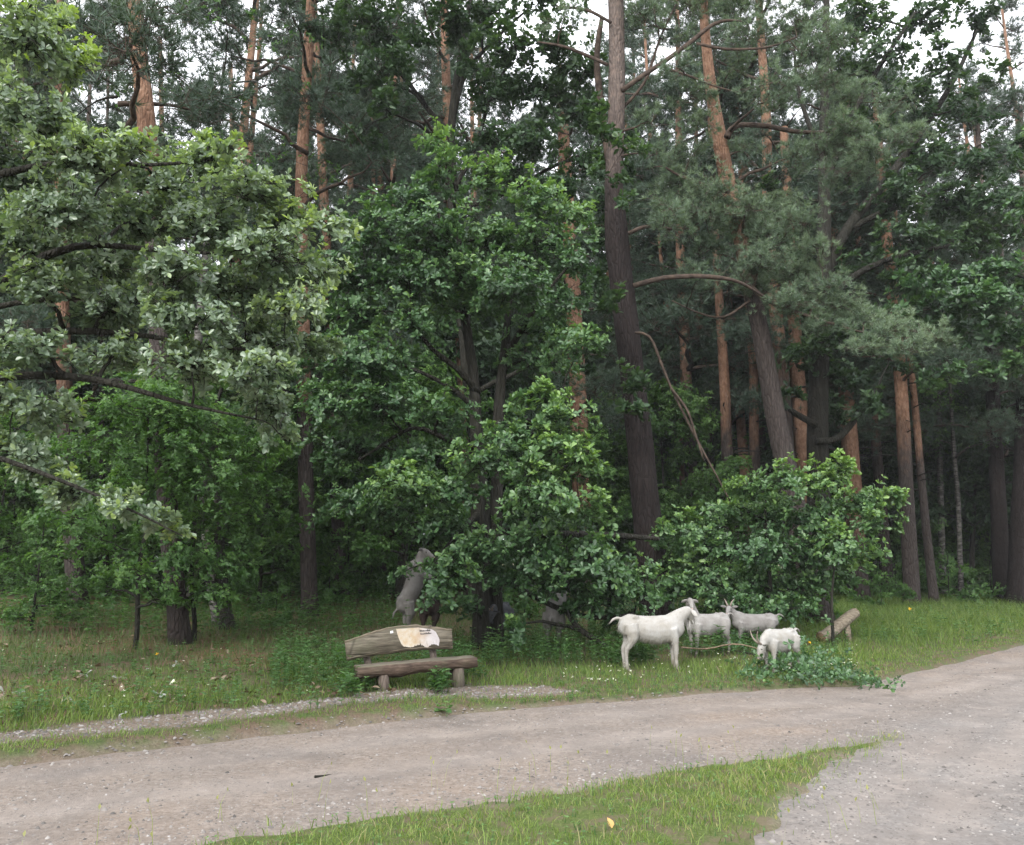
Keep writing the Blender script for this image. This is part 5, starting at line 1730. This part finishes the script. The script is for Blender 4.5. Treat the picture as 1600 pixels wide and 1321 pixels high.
V = []
for i in range(22):
    for (x, z) in ((ux_t[i], top[i]), (ux_b[i], bot[i])):
        for y in (0, .05):
            V.append(plank_pt(x, z, y))
V = np.array(V); T = []
for i in range(21):
    a = i * 4; b = a + 4      # top front, top back, bottom front, bottom back
    for q in ((a, b, b + 2, a + 2), (a + 1, a + 3, b + 3, b + 1), (a, a + 1, b + 1, b), (a + 2, b + 2, b + 3, a + 3)):
        T += [(q[0], q[1], q[2]), (q[0], q[2], q[3])]
for a in (0, 84):
    q = (a, a + 2, a + 3, a + 1)
    T += [(q[0], q[1], q[2]), (q[0], q[2], q[3])]
plank = obj('backrest', tri_mesh('backrest', V, np.array(T), M['plank_wood']), bench)


# pale waney rims along the plank's edges
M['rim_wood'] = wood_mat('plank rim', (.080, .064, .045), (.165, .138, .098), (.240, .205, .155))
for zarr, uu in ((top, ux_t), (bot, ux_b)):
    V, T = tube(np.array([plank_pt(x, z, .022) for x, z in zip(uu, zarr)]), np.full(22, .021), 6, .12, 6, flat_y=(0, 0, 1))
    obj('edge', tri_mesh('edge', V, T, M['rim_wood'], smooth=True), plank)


def sheet(name, outline, mat, parent, lift):
    bm = bmesh.new()
    vs = [bm.verts.new(plank_pt(x, z, -lift)) for x, z in outline]
    f = bm.faces.new(vs)
    if f.normal.y > 0: f.normal_flip()
    bmesh.ops.triangulate(bm, faces=bm.faces[:])
    me = bpy.data.meshes.new(name); bm.to_mesh(me); bm.free()
    me.materials.append(M[mat])
    return obj(name, me, parent)


def tz(x): return float(np.interp(x, ux, top))
def bz_(x): return float(np.interp(x, ux, bot))


ol = [(-.225, tz(-.225) - .012), (-.1, tz(-.1) - .012), (.06, tz(.06) - .012), (.15, tz(.15) - .012), (.24, tz(.24) - .016), (.285, tz(.28) - .04)]
ol += [(.325, tz(.3) - .12), (.330, tz(.3) - .155)]
xx = np.linspace(.315, -.135, 46)
for i, x in enumerate(xx):
    ol.append((x, bz_(x) + .030 + (.5 + .5 * (x > -.02)) * (.016 * math.sin(x * 31) + (.030 * rb.random() ** 2 if i % 2 else .008 * rb.random()))))
ol += [(-.165, bz_(-.16) + .08), (-.20, bz_(-.2) + .17)]
poster = sheet('poster', ol, 'poster', plank, .004)
# two lines of broken black lettering, no longer readable
for li, (zc, n_, x0) in enumerate(((.735, 9, .075), (.698, 9, .085))):
    x = x0
    for i in range(n_):
        wd_ = rb.uniform(.010, .017); hh = rb.uniform(.014, .020) + (.009 if i == 0 or rb.random() < .25 else 0)
        if li == 0 and i == 2: wd_ *= .6
        rr = rb.random()
        ols = [(x, zc), (x + wd_ * .9, zc + .001), (x + wd_, zc + hh * .55), (x + wd_ * .7, zc + hh), (x + wd_ * .1, zc + hh * .95)]
        sheet('letter', ols, 'ink', plank, .0065)
        x += wd_ + .0025
sheet('sticker', [(-.30, .745), (-.262, .748), (-.264, .778), (-.302, .774)], 'sticker', plank, .004)
# weathered knots proud of the upper edge
for x, r_ in ((.215, .030), (-.68, .016)):
    V, T = tube(np.array([plank_pt(x - r_, tz(x) + .004, .02), plank_pt(x, tz(x) + .014, .02), plank_pt(x + r_, tz(x) + .004, .02)]), np.array([r_ * .5, r_ * .7, r_ * .4]), 8, .1, 4)
    obj('knot', tri_mesh('knot', V, T, M['post_wood'], smooth=True), plank)

# ------------------------------------------------------------------ log, cut branch, sticks
M['log_bark'] = wood_mat('log bark', (.085, .070, .052), (.185, .155, .115), (.290, .250, .195), (2.5, 6, 6))
M['cut_wood'] = wood_mat('cut end', (.090, .060, .040), (.190, .130, .085), (.270, .200, .130), (6, 6, 6))
p0 = gpt(1283, 1006); p0[2] += .10
p1 = at(1336, 957, p0[1] + .55)
lg = empty('fallen_log', (p0[0], p0[1], p0[2] - .10), 'stripped pale log lying propped in the meadow grass', 'log')
o3 = np.array([p0[0], p0[1], p0[2] - .10])
mid1 = p0 * .65 + p1 * .35 + np.array([.02, 0, -.02]); mid2 = p0 * .35 + p1 * .65 + np.array([.03, 0, .03])
P, R = resample(np.array([p0, mid1, mid2, p1]) - o3, np.array([.118, .112, .108, .100]), 10)
V, T = tube(P, R, 14, .06, 8, caps=False)
obj('trunk', tri_mesh('trunk', V, T, M['log_bark'], smooth=True), lg)
for pt_, dr, rr in ((P[0], P[0] - P[1], .108), (P[-1], P[-1] - P[-2], .094)):
    d = dr / np.linalg.norm(dr)
    V, T = tube(np.array([pt_ - d * .03, pt_ - d * .012]), np.array([rr, rr * .97]), 12, .03, 2)
    obj('cut_end', tri_mesh('cut_end', V, T, M['cut_wood']), lg)
q0 = P[6]; gq = float(gz(o3[0] + q0[0] + .05, o3[1] + q0[1])) - o3[2]
V, T = tube(np.array([q0, [q0[0] + .03, q0[1] - .03, (q0[2] + gq) / 2], [q0[0] + .06, q0[1] - .05, gq - .08]]), np.array([.075, .06, .05]), 10, .06, 9)
obj('limb', tri_mesh('limb', V, T, M['log_bark'], smooth=True), lg)

# leafy cut branch by the road
cb0 = gpt(1165, 1018)
cb = empty('cut_branch', tuple(cb0), 'leafy cut oak branch lying in the grass to the road edge under the grazing goat', 'branch')
rg = np.random.default_rng(61)
pth = [gpt(1120, 1018), gpt(1185, 1030), gpt(1235, 1052), gpt(1290, 1064), gpt(1350, 1070), gpt(1376, 1072)]
pth = np.array(pth) - cb0; pth[:, 2] += .06
P, R = resample(pth, np.array([.016, .014, .012, .009, .006, .004]), 16)
V, T = tube(P, R, 6, .05, 3)
parts = [(V, T)]
CP, CA = [], []
for (px, py, h) in [(1205, 1048, .16), (1235, 1055, .22), (1260, 1058, .2), (1285, 1063, .16), (1310, 1066, .12), (1225, 1065, .14), (1255, 1070, .12), (1340, 1070, .08), (1362, 1072, .06), (1185, 1050, .1), (1210, 1030, .16), (1170, 1012, .2), (1150, 1022, .14), (1240, 1040, .2), (1280, 1052, .16), (1195, 1064, .08), (1320, 1060, .1)]:
    c = gpt(px, py) - cb0
    for _ in range(20):
        q = c + np.array([rg.normal(0, .20), rg.normal(0, .28), abs(rg.normal(0, h)) + .02])
        CP.append(q); CA.append(nrm(np.array([rg.normal(0, .7), rg.normal(0, .7) - .2, .7])))
    j = np.argmin(np.linalg.norm(P - c, axis=1))
    parts.append(tube(np.array([P[j], (P[j] + c) / 2 + [0, 0, .08], c + [0, 0, h]]), np.array([.006, .004, .002]), 4))
V, T = join(parts)
obj('stem', tri_mesh('stem', V, T, M['oak_bark']), cb)
p_, d_, n_, s_ = rosettes(rg, np.array(CP), np.array(CA), 7, .068, 50, 110, .7)
V, T, k = place(TPL['simple'], p_, d_, n_, s_)
lv = obj('leaves', tri_mesh('leaves', V, T, M['oak_mid'], np.repeat(np.clip(rg.normal(.35, .2, len(p_)), 0, 1), k)), cb)
lv['kind'] = 'stuff'


def stick(label, pxs, r0, mat='oak_bark', lift=.1, name='stick', Yc=None, r1=None):
    pts = np.array([at(a, b, Yc + dy) for a, b, dy in pxs])
    P, R = resample(pts, np.linspace(r0, r1 or r0 * .5, len(pts)), 10)
    o3 = pts[0]
    V, T = tube(P - o3, R, 7, .06, 5)
    o = obj(name, tri_mesh(name, V, T, M[mat], smooth=True), None, tuple(o3))
    return tag(o, label, 'stick')


M['stick'] = wood_mat('stick', (.120, .085, .060), (.230, .165, .115), (.330, .250, .180), (6, 6, 6))
stick('bare pale brown stick reaching across the grass to the grazing goat', [(1065, 1012, .5), (1110, 1016, .2), (1140, 1004, 0), (1165, 1007, -.1), (1190, 1016, -.2)], .014, 'stick', Yc=13.2)
stick('thin bent twig standing in the meadow left of the log', [(1288, 1030, 0), (1294, 1012, .1), (1297, 998, .1)], .005, 'oak_bark', Yc=14.2)
stick('short flat piece of wood lying on the ground under the bench', [(622, 1073, 0), (634, 1072, .02), (648, 1073, .05)], .018, 'stick', Yc=float(bp[1]) + .05, r1=.014)
stick('small dark stick lying on the pinkish road', [(492, 1214, 0), (505, 1213, .05), (520, 1211, .12)], .012, 'oak_bark', Yc=float(flat(505, 1213)[1]), r1=.008)

# ------------------------------------------------------------------ small plants, flowers, leaves
def plant(name, label, cat, p, n, spread, h, sz, mat, seed, tiers=5, tone=0.0, leaf='ovate'):
    r = np.random.default_rng(seed)
    X = r.normal(0, spread, n); Y = r.normal(0, spread, n)
    hh = h * r.uniform(.6, 1.1, n)
    me = herbs(name, X, Y, lambda a, b: a * 0, hh, sz, mat, seed, tiers, leaf, tone)
    o = obj(name, me, None, tuple(p))
    return tag(o, label, cat)


plant('nettle_plant', 'leafy nettle plant growing in front of the bench seat', 'plant', gpt(684, 1084), 8, .06, .28, .11, 'herb', 801, 6, -.1)
plant('nettle_plant', 'leafy plant growing at the left end of the bench', 'plant', gpt(546, 1088), 8, .10, .26, .09, 'herb', 802, 5, .05)
plant('wild_plant', 'bright leafy plant at the left foot of the bench', 'plant', gpt(580, 1078), 5, .05, .17, .08, 'herb', 803, 5, .1)
plant('wild_plant', 'broad leafy clump by the hind legs of the large white goat', 'plant', gpt(995, 1040), 16, .12, .40, .10, 'herb', 804, 5, .12)
plant('wild_plant', 'leafy clump left of the large white goat', 'plant', gpt(960, 1038), 14, .15, .38, .09, 'herb', 805, 5, .1)
plant('wild_plant', 'tall pale flowering plant right of the bench', 'plant', gpt(770, 1040), 8, .08, .55, .07, 'herb', 806, 6, .3)
plant('wild_plant', 'grey green thistle clump in the meadow right of the log', 'plant', gpt(1385, 1000), 22, .28, .20, .08, 'herb', 807, 4, .05)
plant('wild_plant', 'leafy clump hiding the legs of the pale goat behind', 'plant', gpt(1112, 1024), 22, .22, .44, .09, 'herb', 811, 5, .0)
plant('wild_plant', 'leafy clump hiding the legs of the shaded horned goat', 'plant', gpt(1172, 1018), 20, .26, .36, .085, 'herb', 812, 5, .0)
plant('wild_plant', 'leafy clump in the shade left of the pale rear view goat', 'plant', gpt(848, 1022), 14, .2, .4, .09, 'herb', 813, 5, -.05)
plant('plantain_plant', 'broad leaved plantain on the gravel verge in front of the bench', 'plant', gpt(695, 1119), 4, .05, .12, .10, 'herb', 808, 2, .2)
plant('wild_plant', 'leafy weed on the verge at the left edge of the picture', 'plant', gpt(24, 1128), 8, .08, .24, .06, 'herb', 809, 4, .15)

M['yellow'] = leaf_mat('yellow petal', [(0, (.62, .36, .02)), (1, (.75, .52, .04))], .6, .2, .2)


def flower(label, p, h, size, mat, seed, m=14, stem=True):
    r = np.random.default_rng(seed)
    root = empty('flower', tuple(p), label, 'flower')
    if stem:
        V, T = tube(np.array([[0, 0, -.02], [.01, 0, h * .5], [.0, .01, h]]), np.array([.005, .004, .003]), 5)
        obj('stem', tri_mesh('stem', V, T, M['herb'], np.full(len(V), .3)), root)
    A = nrm(np.array([[0, -.5, 1.0]]) + r.normal(0, .2, (1, 3)))
    pp, dd, nn, ss = rosettes(r, np.array([[0, .01, h]]), A, m, size, 35, 95, .4)
    V, T, k = place(TPL['ovate'], pp, dd, nn, ss)
    obj('petals', tri_mesh('petals', V, T, M[mat], np.repeat(r.random(len(pp)), k)), root)


flower('yellow flower head standing tall in the meadow right of the log', gpt(1425, 985), .46, .055, 'yellow', 1)
flower('small orange yellow flower in the grass behind the grazing goat', gpt(1266, 1020), .16, .028, 'yellow', 2)
flower('tiny yellow flower by the foot of the black trunk', gpt(244, 1036), .12, .022, 'yellow', 3)
flower('round white blossom in the left verge', gpt(269, 1082), .10, .035, 'petal', 4)
flower('white blossom in the verge left of the bench', gpt(484, 1060), .14, .032, 'petal', 5)
M['pale_leaf'] = leaf_mat('pale dead leaf', [(0, (.20, .21, .185)), (1, (.33, .34, .31))], .6, .3, .15)


def dead(label, px, py, n, size, seed, mat='pale_leaf', lift=.10, pt_=None):
    r = np.random.default_rng(seed)
    p = gpt(px, py) if pt_ is None else pt_
    A = nrm(np.array([[0, -.4, 1.0]]))
    pp, dd, nn, ss = rosettes(r, np.array([[0, 0, lift]]) + r.normal(0, .02, (1, 3)), A, n, size, 55, 110, .5)
    V, T, k = place(TPL['oak'], pp, dd, nn, ss)
    o = obj('wilted_sprig', tri_mesh('wilted_sprig', V, T, M[mat], np.repeat(r.random(len(pp)), k)), None, tuple(p))
    return tag(o, label, 'leaf', 'wilted pale oak sprigs in the left verge' if mat == 'pale_leaf' else None)


for i, (lb, px, py, n_, sz) in enumerate([('pale wilted sprig left of the round white blossom', 185, 1072, 5, .09), ('pale wilted sprig highest up the slope', 138, 1062, 5, .09), ('pale wilted sprig below the round white blossom', 248, 1098, 5, .09),
                                          ('pale wilted sprig low on the verge left of centre', 166, 1112, 4, .08), ('pale wilted sprig nearest the left edge', 8, 1090, 4, .08), ('pale wilted sprig between the left edge and the brown litter', 30, 1092, 4, .07),
                                          ('pale wilted sprig beside the black trunk foot', 270, 1050, 4, .08), ('pale wilted sprig just above the gravel strip', 197, 1124, 4, .06), ('pale wilted sprig among brown litter', 102, 1104, 4, .07), ('pale wilted sprig close to the black trunk shade', 235, 1052, 4, .06)]):
    dead(lb, px, py, n_, sz * .85, 900 + i, lift=.07)
M['amber_leaf'] = leaf_mat('amber leaf', [(0, (.52, .30, .10)), (1, (.62, .40, .16))], .6, .3, .2)
p = flat(957, 1297, .04)
T_, tri = TPL['ovate']
R_ = Matrix.Rotation(.7, 3, 'Z') @ Matrix.Rotation(1.0, 3, 'X')
V = np.array([R_ @ Vector(q) for q in T_ * np.array([1.4, 1, 1])]) * .065
o = obj('fallen_leaf', tri_mesh('fallen_leaf', V, tri, M['amber_leaf'], np.full(len(V), .5)), None, (p[0], p[1], p[2] + .01))
tag(o, 'single amber fallen leaf on the grass strip in front', 'leaf')
# ------------------------------------------------------------------ air
HZ = N('haze')
HZ.t.nodes.clear()
ho = HZ.t.nodes.new('ShaderNodeOutputMaterial')
pv = HZ.t.nodes.new('ShaderNodeVolumePrincipled')
pv.inputs['Color'].default_value = (.90, .93, .95, 1)
pv.inputs['Density'].default_value = .0005
HZ.t.links.new(pv.outputs[0], ho.inputs['Volume'])
V, T = box_verts(-520, 520, -80, 720, -8, 60)
hz = obj('haze', tri_mesh('haze', V, T, HZ.m))
tag(hz, kind='stuff')
